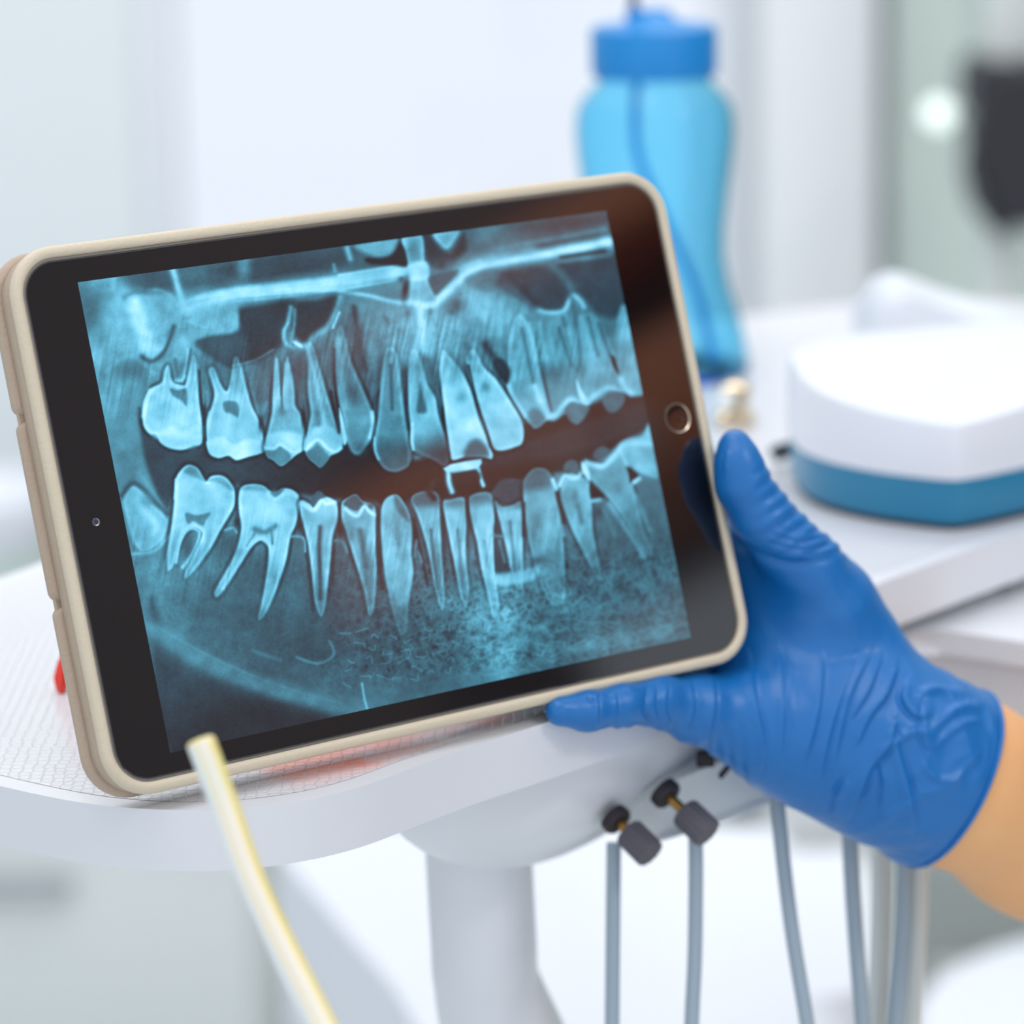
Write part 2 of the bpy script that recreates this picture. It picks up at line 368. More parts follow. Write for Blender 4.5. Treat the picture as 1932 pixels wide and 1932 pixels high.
    poly([(503,825),(520,815),(555,815),(575,828),(573,846),(552,850),(538,840),(520,838),(505,846)], .86, 6, .8); poly([(501,850),(517,850),(529,842),(545,854),(548,866),(530,879),(516,868),(505,862)], .46, 3, .9); line([(502,845),(517,845),(528,838),(542,846),(555,853),(573,846)], .97, 4, .8)
    line([(530,690),(532,770)], .3, 3, .7); blob(532, 776, 9, 9, .42, .8); line([(521,680),(521,750)], .8, 5, .6); line([(543,690),(541,770)], .78, 5, .6)
    poly([(586,786),(578,825),(576,850),(584,866),(596,876),(604,882),(613,874),(622,862),(632,856),(644,846),(646,825),(638,805),(627,775),(616,740),(605,700),(592,655),(583,650),(581,700),(582,745),(586,770)], .56, 3, **T, fade=(588, 640, 598, 760))
    poly([(578,830),(595,805),(625,805),(645,825),(644,845),(628,852),(610,838),(595,832),(580,848)], .78, 6, .8); poly([(577,852),(590,846),(600,840),(612,852),(622,862),(613,876),(604,882),(594,874),(582,864)], .44, 3); line([(578,848),(594,832),(604,832),(618,846),(632,852),(643,846)], .97, 4, .8)
    line([(580,655),(592,700),(602,750),(612,800)], .76, 6, .8); line([(600,780),(600,800)], .4, 6, .6); line([(624,740),(634,790),(640,815)], .1, 4, .8); blob(565, 720, 12, 40, .28, .8); blob(573, 790, 5, 22, .1, .9); line([(632,660),(634,720),(638,780)], .14, 4, .8)
    poly([(633,635),(646,615),(662,680),(685,735),(702,776),(706,800),(699,828),(688,846),(676,858),(663,852),(655,832),(650,800),(643,770),(637,740),(633,700)], .52, 4, edge=.08, halo=.5, fade=(640, 600, 660, 740))
    blob(665, 740, 14, 22, .3, .7, -15); line([(640,640),(645,720),(652,770)], .66, 7, .7); poly([(640,770),(648,795),(655,828),(650,840),(645,825),(642,800)], .88, 3); line([(702,778),(704,800),(698,826)], .88, 4, .9); blob(678, 846, 16, 14, .36, .8)
    # incisors
    poly([(727,662),(738,655),(748,665),(754,700),(759,745),(764,790),(771,830),(775,855),(773,876),(764,885),(745,891),(725,885),(712,866),(706,842),(709,812),(714,785),(717,745),(721,700)], .52, 3, edge=.1, halo=.5, grad=(740,815,740,850,.33), fade=(738, 640, 740, 740))
    line([(737,690),(739,740),(740,772)], .3, 4, .8); line([(707,826),(708,850),(714,866)], .72, 3, .8); line([(768,815),(774,850)], .66, 3, .7); line([(764,700),(770,760)], .2, 7, .7)
    poly([(772,672),(785,660),(797,690),(806,725),(820,748),(826,780),(836,812),(846,842),(849,868),(838,880),(824,872),(805,862),(782,850),(776,835),(776,808),(773,785),(770,740)], .68, 3, edge=.08, halo=.5, grad=(810,800,830,862,.25), fade=(785, 645, 795, 760))
    poly([(792,722),(800,752),(805,776),(796,780),(786,776),(788,750)], .36, 5); line([(778,800),(777,830),(780,848)], .92, 3, .9); line([(806,680),(815,710),(824,735)], .3, 10, .6); blob(838, 792, 6, 22, .12, .9, -12); line([(836,770),(842,810),(850,850),(850,868)], .15, 3, .8)
    poly([(834,660),(848,672),(870,700),(888,735),(898,768),(908,798),(920,832),(929,864),(912,862),(880,862),(855,868),(850,855),(846,828),(841,795),(838,765),(834,735),(830,695)], .84, 3, edge=.08, halo=.5, fade=(842, 650, 862, 740))
    poly([(884,836),(900,828),(916,840),(924,860),(900,862),(876,862)], .36, 7, .9); blob(872, 748, 14, 12, .58, .7); line([(906,796),(918,830),(927,858)], .95, 3, .8); blob(862, 690, 5, 18, .5, .6, -20)
    poly([(880,672),(896,660),(912,692),(932,712),(948,734),(966,762),(981,788),(988,812),(985,836),(970,844),(948,850),(932,846),(922,820),(910,790),(903,765),(896,740),(886,710)], .78, 3, edge=.08, halo=.6, fade=(893, 650, 915, 730))
    blob(916, 730, 9, 11, .46, .9); blob(955, 805, 26, 18, .7, .6); line([(884,690),(893,730),(903,768),(918,812),(926,842)], .14, 3, .8)
    line([(915,650),(935,678),(952,700)], .2, 9, .8); line([(880,650),(886,676)], .35, 6, .6)
    # ---- lower teeth
    poly([(232,940),(250,916),(268,926),(284,948),(305,965),(318,985),(312,1010),(298,1028),(270,1042),(252,1024),(240,985)], .66, 5, edge=.06); line([(230,935),(248,912),(268,920),(288,942),(316,970)], .28, 5, .8); line([(270,960),(295,990),(290,1005)], .82, 8, .7); line([(250,1045),(290,1040),(318,1012)], .72, 4, .7); blob(278,945,12,16,.5,.7)
    poly([(330,930),(332,902),(345,883),(358,877),(374,885),(388,908),(398,899),(415,897),(430,905),(442,925),(443,950),(431,975),(416,1000),(400,1030),(376,1065),(354,1090),(348,1084),(362,1052),(380,1014),(379,1002),(366,996),(352,1004),(340,1028),(328,1066),(316,1076),(316,1040),(324,990),(328,958)], .77, 3, **T, fade=(340, 1100, 360, 1000))
    poly([(346,890),(358,879),(374,887),(386,908),(378,906),(362,898)], .5, 5, .8); poly([(392,906),(415,898),(430,908),(438,926),(412,912)], .52, 5, .8); poly([(350,968),(372,972),(396,968),(388,982),(382,992),(366,984),(354,988)], .46, 4); line([(332,905),(330,940)], .9, 3, .7)
    line([(332,1060),(340,1015),(356,998),(372,1000),(376,1012),(362,1045),(345,1070)], .8, 4, .9); blob(354, 1030, 8, 22, .36, .8, 15)
    poly([(450,940),(455,921),(470,914),(495,916),(508,926),(520,932),(535,921),(555,926),(564,940),(563,965),(558,990),(548,1012),(540,1055),(526,1100),(506,1150),(491,1170),(487,1162),(495,1130),(502,1090),(507,1048),(505,1028),(492,1019),(476,1030),(456,1060),(430,1102),(411,1126),(405,1116),(425,1080),(445,1040),(455,1000),(452,970)], .77, 3, **T, fade=(460, 1190, 495, 1040))
    poly([(456,924),(472,914),(495,917),(506,928),(490,926)], .55, 5, .8); poly([(508,930),(522,926),(536,922),(528,934),(516,940)], .46, 4); line([(506,930),(520,942),(540,930),(560,936)], .92, 4, .6); line([(480,998),(500,1004),(520,992)], .46, 6, .9); line([(512,1000),(514,1025)], .46, 3, .8); line([(482,1004),(466,1030)], .5, 3, .7)
    line([(420,1110),(450,1062),(474,1026),(492,1016),(506,1026)], .84, 4, .7); blob(488, 1070, 12, 26, .3, .8, 5); blob(432, 1030, 18, 26, .3, .8, 15); line([(425,1000),(440,996),(446,1004)], .7, 3, .8); blob(447,985,6,12,.12,.8)
    poly([(565,950),(570,944),(584,951),(592,957),(604,940),(618,938),(632,946),(638,962),(636,985),(628,1010),(624,1050),(620,1090),(616,1130),(610,1160),(602,1160),(593,1132),(588,1080),(582,1030),(575,1000),(568,975)], .7, 3, **T, fade=(605, 1180, 604, 1060))
    poly([(586,946),(594,930),(604,926),(614,938),(602,944),(592,956)], .34, 3, .9); line([(570,950),(584,960),(594,962),(606,946),(616,950),(632,948)], .95, 4, .8); line([(604,995),(602,1040),(604,1080),(604,1130)], .27, 4.5, .9); line([(572,1000),(578,1050),(586,1100),(590,1150)], .2, 3, .7); line([(550,1012),(572,1015),(576,1040)], .72, 3, .7); blob(566, 992, 6, 14, .14, .9)
    poly([(644,965),(646,948),(658,938),(672,933),(682,944),(690,948),(702,952),(710,966),(709,1000),(709,1040),(711,1080),(708,1130),(702,1160),(694,1156),(688,1120),(675,1075),(664,1040),(654,1005),(646,985)], .62, 3, **T, fade=(700, 1180, 685, 1040))
    poly([(648,950),(658,939),(672,934),(682,946),(686,952),(676,963),(664,962),(653,956)], .33, 3); blob(698, 956, 8, 7, .24, .9); line([(652,960),(664,970),(676,972),(687,956),(698,966),(708,972)], .97, 4, .9); line([(680,1002),(686,1040),(690,1068)], .36, 7, .9); line([(690,1080),(698,1140)], .45, 3, .5); blob(660,1008,8,16,.42,.5)
    line([(630,1040),(628,1100)], .16, 3, .6); line([(632,1020),(645,1020),(656,1042)], .6, 3, .6); blob(642, 1000, 8, 16, .1, .9)
    poly([(719,975),(722,950),(732,937),(748,933),(760,945),(772,970),(778,1000),(776,1040),(779,1080),(773,1120),(769,1165),(764,1196),(754,1196),(745,1170),(735,1130),(726,1080),(722,1040),(719,1000)], .66, 3, edge=.06, halo=.5, fade=(758, 1190, 752, 1050))
    poly([(744,936),(754,940),(766,962),(772,984),(756,972),(746,956)], .34, 5, .8); blob(750, 1010, 7, 30, .5, .7); poly([(722,1020),(748,1020),(750,1070),(726,1070)], .72, 3, .5); poly([(726,1072),(776,1068),(770,1130),(750,1140),(736,1110)], .72, 8, .6); line([(712,960),(714,1040),(722,1110)], .14, 4, .8)
    poly([(776,945),(782,932),(808,925),(826,931),(830,950),(831,990),(833,1040),(837,1090),(839,1135),(835,1152),(828,1140),(820,1105),(810,1050),(800,1010),(787,970)], .66, 3, edge=.12, ew=3, halo=.5, grad=(806,966,806,946,.38), fade=(835, 1165, 815, 1020))
    line([(813,1000),(818,1050),(826,1110)], .36, 3.5, .8); line([(780,980),(794,1040),(806,1100)], .1, 4, .7); blob(784, 1010, 6, 26, .12, .9, -8); line([(786,1020),(782,1050),(788,1040),(796,1060)], .55, 3, .7)
    poly([(836,950),(850,942),(870,938),(878,946),(880,980),(878,1020),(880,1060),(885,1110),(880,1145),(870,1130),(862,1090),(853,1040),(845,1000)], .72, 3, edge=.12, ew=3, halo=.5, grad=(860,970,858,948,.5), fade=(878, 1150, 866, 1040)); line([(864,1000),(868,1050),(874,1110)], .42, 3.5, .7); blob(837, 1000, 5, 40, .14, .8, -6)
    poly([(884,950),(890,934),(915,928),(928,936),(932,960),(932,1000),(932,1060),(936,1100),(942,1150),(930,1165),(920,1120),(908,1070),(900,1020),(890,985)], .76, 3, edge=.1, ew=3, halo=.5, grad=(910,965,908,938,.42), fade=(934, 1190, 915, 1050)); line([(914,1020),(920,1070)], .5, 3.5, .6); blob(886, 985, 5, 24, .2, .8, -8); blob(882, 955, 4, 20, .06, .9); line([(884,1040),(890,1080)], .4, 7, .7)
    poly([(930,930),(942,908),(960,902),(980,906),(986,922),(984,950),(960,952),(938,948)], .26, 4); poly([(934,946),(946,956),(965,954),(985,948),(985,1000),(986,1050),(987,1105),(976,1110),(965,1080),(955,1030),(945,990)], .74, 3, edge=.1, ew=3, halo=.5, grad=(960,968,960,950,.42), fade=(978, 1125, 968, 1030)); line([(962,985),(966,1020),(972,1080)], .44, 3.5, .8)
    poly([(932,990),(944,1006),(960,1082),(938,1082),(932,1040)], .26, 3, .9); line([(942,1020),(952,1060)], .6, 3, .6); line([(930,1010),(950,1012)], .6, 3, .7); poly([(934,1084),(980,1078),(1010,1070),(1010,1090),(985,1100),(940,1105)], .82, 6, .8)
    poly([(988,920),(990,902),(1003,886),(1018,882),(1035,889),(1045,920),(1055,970),(1062,1020),(1066,1080),(1064,1135),(1040,1140),(1020,1100),(1005,1050),(995,1000),(989,950)], .64, 3, edge=.08, ew=3, halo=.5, grad=(1015,935,1012,912,.36), fade=(1050, 1160, 1020, 960)); blob(1010, 985, 14, 22, .46, .7); blob(1030, 1000, 20, 60, .74, .4); blob(1014, 1058, 16, 9, .3, .8, -10); line([(988,950),(988,1010)], .12, 4, .8); line([(1052,950),(1064,1010)], .8, 3, .6)
    poly([(1056,935),(1066,905),(1078,893),(1092,900),(1110,906),(1116,950),(1118,1000),(1130,1060),(1136,1092),(1125,1090),(1100,1040),(1080,1000),(1066,965)], .64, 3, edge=.06, halo=.5, fade=(1132, 1100, 1095, 980)); line([(1056,916),(1066,898),(1078,902),(1090,900),(1098,892)], .97, 4.5, .9); line([(1043,905),(1050,924)], .95, 4, .9); blob(1086, 935, 6, 12, .45, .7); line([(1090,955),(1098,985)], .4, 6, .8); poly([(1062,884),(1070,870),(1084,868),(1094,880),(1088,892),(1074,890)], .36, 3); line([(1052,930),(1064,985)], .12, 5, .8)
    poly([(1098,884),(1108,873),(1140,876),(1160,860),(1176,845),(1186,870),(1190,905),(1196,925),(1215,1000),(1232,1045),(1215,1042),(1190,1000),(1160,955),(1138,928),(1118,908)], .62, 3, edge=.05, halo=.4, fade=(1226, 1060, 1160, 930)); poly([(1097,872),(1108,880),(1114,906),(1108,904),(1100,890)], .97, 3); line([(1106,872),(1134,880),(1152,866),(1172,842)], .95, 6, .9); poly([(1118,862),(1124,848),(1138,842),(1152,850),(1142,862),(1128,866)], .36, 4); blob(1168, 925, 9, 16, .48, .7, -30); line([(1150,950),(1190,1010),(1215,1050)], .78, 5, .6); line([(1200,935),(1225,1000)], .75, 5, .5)
    poly([(1172,838),(1190,826),(1212,822),(1226,796),(1234,850),(1242,900),(1222,898),(1200,888),(1186,874)], .7, 4); line([(1176,840),(1200,836),(1232,838)], .88, 6, .7); line([(1170,850),(1184,880)], .86, 4, .6)
    poly([(1114,913),(1140,936),(1128,942),(1115,942)], .1, 3); poly([(1183,880),(1206,898),(1190,912),(1186,896)], .1, 3); line([(1196,910),(1206,903)], .95, 4); line([(1118,945),(1132,943)], .8, 4); blob(1130, 965, 10, 14, .24, .8); line([(1138,960),(1160,1010)], .55, 4, .5); blob(1222,930,14,30,.42,.6,-15)
    # ---- brace
    line([(800,905),(808,925),(818,940)], .03, 6, .8); poly([(800,925),(822,900),(818,925)], .2, 4, .6)
    poly([(836,884),(850,876),(880,870),(908,866),(909,874),(901,884),(880,888),(856,892),(842,890)], .96, 2.5, smooth=False); line([(846,888),(847,910),(853,928)], .96, 5.5); line([(902,884),(907,903),(912,916)], .92, 4); line([(850,892),(902,886)], .5, 3, .4); poly([(858,898),(900,888),(904,908),(862,914)], .12, 3, .8); line([(832,930),(850,938),(880,926)], .1, 4, .7)
    # ---- mottling of the whole plate, streaks along the roots
    st3 = _vn((X*.985+Y*.17)/4.2, (Y-X*.17)/60., 41); rows = np.exp(-((Y-(690-(X-640)*.06))/75.)**2) + np.exp(-((Y-(1050-(X-700)*.03))/80.)**2)
    L += (st3-.5)*.13*rows*np.clip(L*1.5, 0, 1)
    L *= 1 + .22*(vnoise(X/34., Y/34., 51)-.5) + .14*(vnoise(X/13., Y/13., 52)-.5)
    # ---- grain, grade
    g = .35*vnoise(X/3.2, Y/3.2, 31) + .65*n4
    L += (g-.5)*.055
    L = np.clip(L, 0, 1)
    L = L*(1-.06*np.clip((X-700)/500, 0, 1))
    ks = np.array([0, .12, .25, .4, .55, .7, .85, 1.0])
    R = np.interp(L, ks, np.array([20, 28, 38, 52, 70, 98, 134, 178])/255.)
    G = np.interp(L, ks, np.array([16, 32, 60, 98, 138, 180, 208, 230])/255.)
    B = np.interp(L, ks, np.array([20, 40, 74, 116, 162, 210, 236, 250])/255.)
    return np.stack([R, G, B], 1)
# ---------------------------------------------------------------- materials
mat('wall_paint', srgb(226, 232, 234), .7, bump=(60, .1))
mat('green_paint', srgb(206, 220, 213), .7, bump=(60, .1), var=(2.0, srgb(198, 211, 204)))
mat('pillar_paint', srgb(242, 244, 247), .6, bump=(60, .1))
mat('taupe_paint', srgb(118, 108, 110), .7, bump=(60, .1))
mat('floor_vinyl', srgb(214, 219, 219), .45, var=(6, srgb(208, 214, 213)))
mat('frame_white', srgb(236, 240, 246), .4)
mat('unit_white', srgb(228, 229, 234), .32, coat=.2, var=(3, srgb(224, 226, 231)))
mat('panel_lit_white', srgb(242, 245, 243), .4)  # whiter than the housing: the light on the panel put into its colour
mat('cabinet_white', srgb(222, 227, 226), .5, bump=(30, .05))
mat('upholstery_white', srgb(228, 231, 238), .5, bump=(300, .1))
mat('grey_plastic', srgb(150, 156, 153), .5)
mat('hose_grey', srgb(158, 174, 186), .5, bump=(500, .05))
mat('drawer_grey', srgb(182, 186, 183), .5)
mat('hose_white', srgb(222, 226, 224), .45)
mat('knob_grey', srgb(88, 84, 92), .55, bump=(400, .1))
mat('dark_plastic', srgb(26, 27, 33), .55, var=(14, srgb(46, 46, 54)))
mat('black_hole', srgb(42, 36, 42), .7)
mat('brass', srgb(190, 140, 70), .3, metal=1)
mat('brass_pale', srgb(226, 205, 175), .25, metal=1)
mat('steel', srgb(190, 195, 200), .25, metal=1)
mat('lamp_white', srgb(235, 242, 238), .3)
mat('white_plastic', srgb(228, 231, 238), .38, coat=.15)
mat('teal_plastic', srgb(8, 122, 162), .35, coat=.2)
mat('shade_and_plug_dark', srgb(40, 52, 62), .7)  # dark tone painted for the shade under the box, also the black plug
mat('wood_brown', srgb(226, 138, 92), .5, var=(5, srgb(150, 78, 48)), bump=(40, .2))
M = MATS
_ll = mat('lamp_lit', srgb(235, 242, 238), .3); _b = _ll.node_tree.nodes['Principled BSDF']; _b.inputs['Emission Color'].default_value = (.86, 1, .95, 1); _b.inputs['Emission Strength'].default_value = 1.1

def glassy(name, col, rough=.03, mixf=.08):
    m = bpy.data.materials.new(name); m.use_nodes = True; nt = m.node_tree; nt.nodes.clear()
    out = nt.nodes.new('ShaderNodeOutputMaterial'); mx = nt.nodes.new('ShaderNodeMixShader'); tr = nt.nodes.new('ShaderNodeBsdfTransparent'); gl = nt.nodes.new('ShaderNodeBsdfGlossy')
    fr = nt.nodes.new('ShaderNodeFresnel'); fr.inputs['IOR'].default_value = 1.45
    tr.inputs['Color'].default_value = col; gl.inputs['Roughness'].default_value = rough
    nt.links.new(fr.outputs[0], mx.inputs[0]); nt.links.new(tr.outputs[0], mx.inputs[1]); nt.links.new(gl.outputs[0], mx.inputs[2]); nt.links.new(mx.outputs[0], out.inputs[0])
    MATS[name] = m
    return m
glassy('window_glass', (.98, .99, 1, 1))

# ---------------------------------------------------------------- the room
YB = 3.4                                        # back wall
def struct(name, bm, m, parent=None, smooth=False):
    o = from_bm(name, bm, m, parent, smooth)
    if parent is None: o['kind'] = 'structure'
    return o
bm = bmesh.new(); box(bm, (0, 1.2, -.02), (6.4, 5.6, .04)); struct('floor', bm, M['floor_vinyl'])
xl = on_y(262, 200, YB).x; xr = on_y(1412, 300, YB).x; xp = xr; xp2 = on_y(1652, 300, YB-.08).x
bm = bmesh.new()
box(bm, ((-3.2+xl)/2, YB+.06, 1.5), (xl+3.2, .12, 3.0))                       # left of the window
box(bm, ((xl+xr)/2, YB+.06, .05), (xr-xl, .12, .10))                          # below the window
box(bm, ((xl+xr)/2, YB+.06, 2.85), (xr-xl, .12, .3))                          # above the window
box(bm, ((xr+3.2)/2, YB+.06, 1.5), (3.2-xr, .12, 3.0))                        # right of the window
wb = struct('wall_back', bm, M['wall_paint'])
wr = empty('window_1', ((xl+xr)/2, YB, .10)); wr['kind'] = 'structure'
bm = bmesh.new(); ww = .035
for x in (xl+ww/2, xr-ww/2): box(bm, (x, YB+.03, 1.40), (ww, .05, 2.6), bevel=.004)
for z in (.118, 2.68): box(bm, ((xl+xr)/2, YB+.03, z), (xr-xl-2*ww, .05, ww), bevel=.004)
from_bm('window_frame', bm, M['frame_white'], wr)
bm = bmesh.new(); box(bm, ((xl+xr)/2, YB+.03, 1.40), (xr-xl-2*ww, .006, 2.53)); from_bm('pane', bm, M['window_glass'], wr, False)
bm = bmesh.new(); box(bm, ((xl+xr)/2, YB-.04, .085), (xr-xl-.01, .12, .03), bevel=.006); from_bm('window_sill', bm, M['frame_white'], wr)
bm = bmesh.new(); box(bm, ((xp+xp2)/2+.004, YB-.04, 1.5), (xp2-xp, .07, 3.0), bevel=.012, seg=3); struct('trim_1', bm, M['pillar_paint'], smooth=True)
bm = bmesh.new(); box(bm, ((xp2+3.2)/2+.02, YB-.02, 1.5), (3.2-xp2, .03, 3.0)); struct('wall_alcove', bm, M['green_paint'])
bm = bmesh.new(); box(bm, (-3.14, 1.2, 1.5), (.12, 5.6, 3.0)); struct('wall_left', bm, M['wall_paint'])
bm = bmesh.new(); wy0, wy1, wz0, wz1 = -.34, .42, .86, 1.72          # unseen window added under the cupboard for a bluish reflection in the tablet
box(bm, (3.14, (-1.6+wy0)/2, 1.5), (.12, wy0+1.6, 3.0)); box(bm, (3.14, (wy1+4.0)/2, 1.5), (.12, 4.0-wy1, 3.0))
box(bm, (3.14, (wy0+wy1)/2, wz0/2), (.12, wy1-wy0, wz0)); box(bm, (3.14, (wy0+wy1)/2, (wz1+3)/2), (.12, wy1-wy0, 3-wz1)); struct('wall_right', bm, M['taupe_paint'])
w2 = empty('reflection_window', (3.14, (wy0+wy1)/2, wz0)); w2['kind'] = 'structure'
bm = bmesh.new()
for yy in (wy0+.012, wy1-.012): box(bm, (3.13, yy, (wz0+wz1)/2), (.05, .024, wz1-wz0), bevel=.003)
for zz_ in (wz0+.012, wz1-.012): box(bm, (3.13, (wy0+wy1)/2, zz_), (.05, wy1-wy0-.048, .024), bevel=.003)
from_bm('window_frame', bm, M['frame_white'], w2)
bm = bmesh.new(); box(bm, (3.13, (wy0+wy1)/2, (wz0+wz1)/2), (.006, wy1-wy0-.05, wz1-wz0-.05)); from_bm('pane', bm, M['window_glass'], w2, False)

# unseen cupboard added at the right wall for a brown reflection in the glass
wc = empty('reflection_cupboard', (2.9, -.08, 1.74)); tag(wc, 'unseen orange brown wooden cupboard added for its reflection in the tablet glass', 'cupboard')
bm = bmesh.new(); box(bm, (2.94, -.06, 1.83), (.26, .84, .18), bevel=.006); box(bm, (2.94, -.06, 2.085), (.26, .84, .07), bevel=.006); from_bm('body', bm, M['wood_brown'], wc)
bm = bmesh.new(); box(bm, (3.05, -.06, 1.985), (.04, .82, .13)); from_bm('reflection_niche', bm, M['black_hole'], wc)  # dark block added for the dark band in the tablet's reflection
for k in (-1, 1):
    bm = bmesh.new(); box(bm, (2.80, -.06+k*.209, 1.83), (.02, .41, .17), bevel=.004); d = from_bm('door', bm, M['wood_brown'], wc)
    bm = bmesh.new(); box(bm, (2.784, -.06+k*.05, 1.79), (.016, .012, .07), bevel=.003); from_bm('handle', bm, M['steel'], d)

# ---------------------------------------------------------------- dark device in the alcove
yd = 3.02
eq = empty('equipment_stand', (on_y(1890, 600, yd).x, yd, 0))
tag(eq, 'dark blurred machine head on a pale pole in front of the green wall', 'machine')
bm = bmesh.new()
hd = [(1838,112),(1932,118),(2060,130),(2080,380),(2000,400),(1932,395),(1893,425),(1868,432),(1845,405),(1828,330),(1836,290),(1824,200),(1826,140)]
hp = [on_y(a, b, yd) for a, b in hd]; n = len(hp)
fr = [bm.verts.new((p.x, yd-.05, p.z)) for p in hp]; bk = [bm.verts.new((p.x, yd+.06, p.z)) for p in hp]
for i in range(n): bm.faces.new((fr[i], fr[(i+1) % n], bk[(i+1) % n], bk[i]))
f1 = bm.faces.new(fr); f2 = bm.faces.new(bk)
bmesh.ops.bevel(bm, geom=list(f1.edges), offset=.012, segments=3, affect='EDGES')
from_bm('machine_head', bm, M['dark_plastic'], eq)
p0 = on_y(1900, 300, yd)
bm = bmesh.new(); lathe([(.016, 0), (.016, 1.9)], 20, None, (p0.x, yd+.03, .03), bm); lathe([(.2, 0), (.2, .02), (.03, .04)], 30, None, (p0.x, yd+.03, 0), bm)
from_bm('pole', bm, M['hose_white'], eq)
p1 = on_y(1772, 215, yd)
arm_to = on_y(1840, 220, yd)
bm = tube([Vector((p1.x, yd, p1.z)), Vector((arm_to.x+.01, yd, arm_to.z))], .006, 10); from_bm('arm', bm, M['green_paint'], eq)
bm = lathe([(.001, -.012), (.008, -.009), (.012, -.003), (.012, .004), (.008, .009), (.001, .011)], 28, (0, -1, 0), (p1.x, yd, p1.z)); o = from_bm('round_light', bm, M['lamp_lit'], eq); o['label'] = 'pale round lamp'
# grey panels seen on the alcove wall
for nm, a, b, c, d, mm, lab in (('wall_panel', 1862, 0, 2100, 96, 'frame_white', 'pale panel at the top of the green wall right of the pillar'),):
    q0 = on_y(a, b-300, YB-.06); q1 = on_y(c, d, YB-.06)
    bm = bmesh.new(); box(bm, ((q0.x+q1.x)/2, YB-.05, (q0.z+q1.z)/2), (q1.x-q0.x, .03, q0.z-q1.z), bevel=.005)
    tag(from_bm(nm, bm, M['hose_white'], None), lab, 'panel')

# ---------------------------------------------------------------- furniture under and behind the tray
ca = on_y(492, 1700, 2.7)
cb = empty('base_cabinet', (ca.x-.6, 2.9, 0)); tag(cb, 'low white cabinet standing behind the left end of the tray', 'cabinet')
bm = bmesh.new(); box(bm, (ca.x-.6, 2.97, .155), (1.2, .5, .23), bevel=.006); from_bm('body', bm, M['cabinet_white'], cb)
bm = bmesh.new(); box(bm, (ca.x-.6, 3.0, .02), (1.16, .44, .04)); from_bm('plinth', bm, M['grey_plastic'], cb)
bm = bmesh.new(); box(bm, (ca.x-.6, 2.96, .282), (1.22, .54, .024), bevel=.006); from_bm('worktop', bm, M['frame_white'], cb)
for k in (-1, 1):
    bm = bmesh.new(); box(bm, (ca.x-.6+k*.298, 2.71, .155), (.585, .02, .215), bevel=.004); d = from_bm('door', bm, M['cabinet_white'], cb)
    bm = bmesh.new(); box(bm, (ca.x-.6+k*.4, 2.695, .20), (.09, .018, .012), bevel=.003); from_bm('handle', bm, M['steel'], d)

# patient chair behind the tray, white upholstery
ch = empty('dental_chair', (.25, 1.95, 0)); tag(ch, 'white upholstered patient chair behind the tray column', 'dental chair')
sp = [on_z(a, b, .56) for a, b in ((520,1585),(640,1560),(1000,1550),(1430,1560),(1600,1600),(1640,1720),(1600,1950),(1200,2050),(860,2010),(740,1860),(620,1720))]
ol = [(p.x, p.y) for p in sp]; ol = [tuple(v) for v in crom(ol, True, 5)]
bm = prism(ol, .46, .56, None, .03, 5); from_bm('seat', bm, M['upholstery_white'], ch)
cx = sum(p[0] for p in ol)/len(ol); cy = sum(p[1] for p in ol)/len(ol)
bm = lathe([(.07, 0), (.07, .45)], 28, None, (cx, cy, .02)); lathe([(.2, 0), (.2, .03), (.08, .05)], 32, None, (cx, cy, 0), bm); from_bm('pedestal', bm, M['unit_white'], ch)

# grey cart low on the right and a white stool pad
g0 = on_y(1745, 1620, 2.5); g1 = on_y(2300, 1900, 2.5)
ct = empty('low_cart', (g0.x+.2, 2.7, 0)); tag(ct, 'grey green low cart behind the forearm at the lower right', 'cart')
bm = bmesh.new(); box(bm, ((g0.x+g1.x)/2, 2.64, (g0.z)/2+.02), (g1.x-g0.x, .28, g0.z-.04), bevel=.01); from_bm('body', bm, M['grey_plastic'], ct)
zz = on_y(1800, 1790, 2.49).z
bm = bmesh.new(); box(bm, ((g0.x+g1.x)/2, 2.488, zz/2+.02), (g1.x-g0.x-.01, .02, zz-.06), bevel=.004); d = from_bm('drawer', bm, M['drawer_grey'], ct)
bm = bmesh.new(); box(bm, ((g0.x+g1.x)/2, 2.47, zz-.1), (.12, .02, .012), bevel=.003); from_bm('handle', bm, M['steel'], d)
for sx in (-1, 1):
    for sy in (-1, 1):
        bm = lathe([(.02, -.012), (.02, .012)], 18, (1, 0, 0), ((g0.x+g1.x)/2+sx*(g1.x-g0.x)*.42, 2.64+sy*.1, .02)); from_bm('castor', bm, M['dark_plastic'], ct)
st = on_y(1960, 1990, 1.9)
so = empty('stool', (st.x+.08, 1.9, 0)); tag(so, 'round white padded stool at the bottom right corner', 'stool')
bm = lathe([(.001, -.05), (.13, -.05), (.16, -.03), (.165, -.01), (.15, .02), (.08, .035), (.001, .04)], 40, None, (st.x+.08, 1.9, st.z)); from_bm('seat', bm, M['upholstery_white'], so)
bm = lathe([(.02, 0), (.02, st.z-.06)], 20, None, (st.x+.08, 1.9, .02)); from_bm('post', bm, M['steel'], so)
bm = lathe([(.2, 0), (.2, .015), (.03, .04)], 32, None, (st.x+.08, 1.9, 0)); from_bm('base', bm, M['dark_plastic'], so)

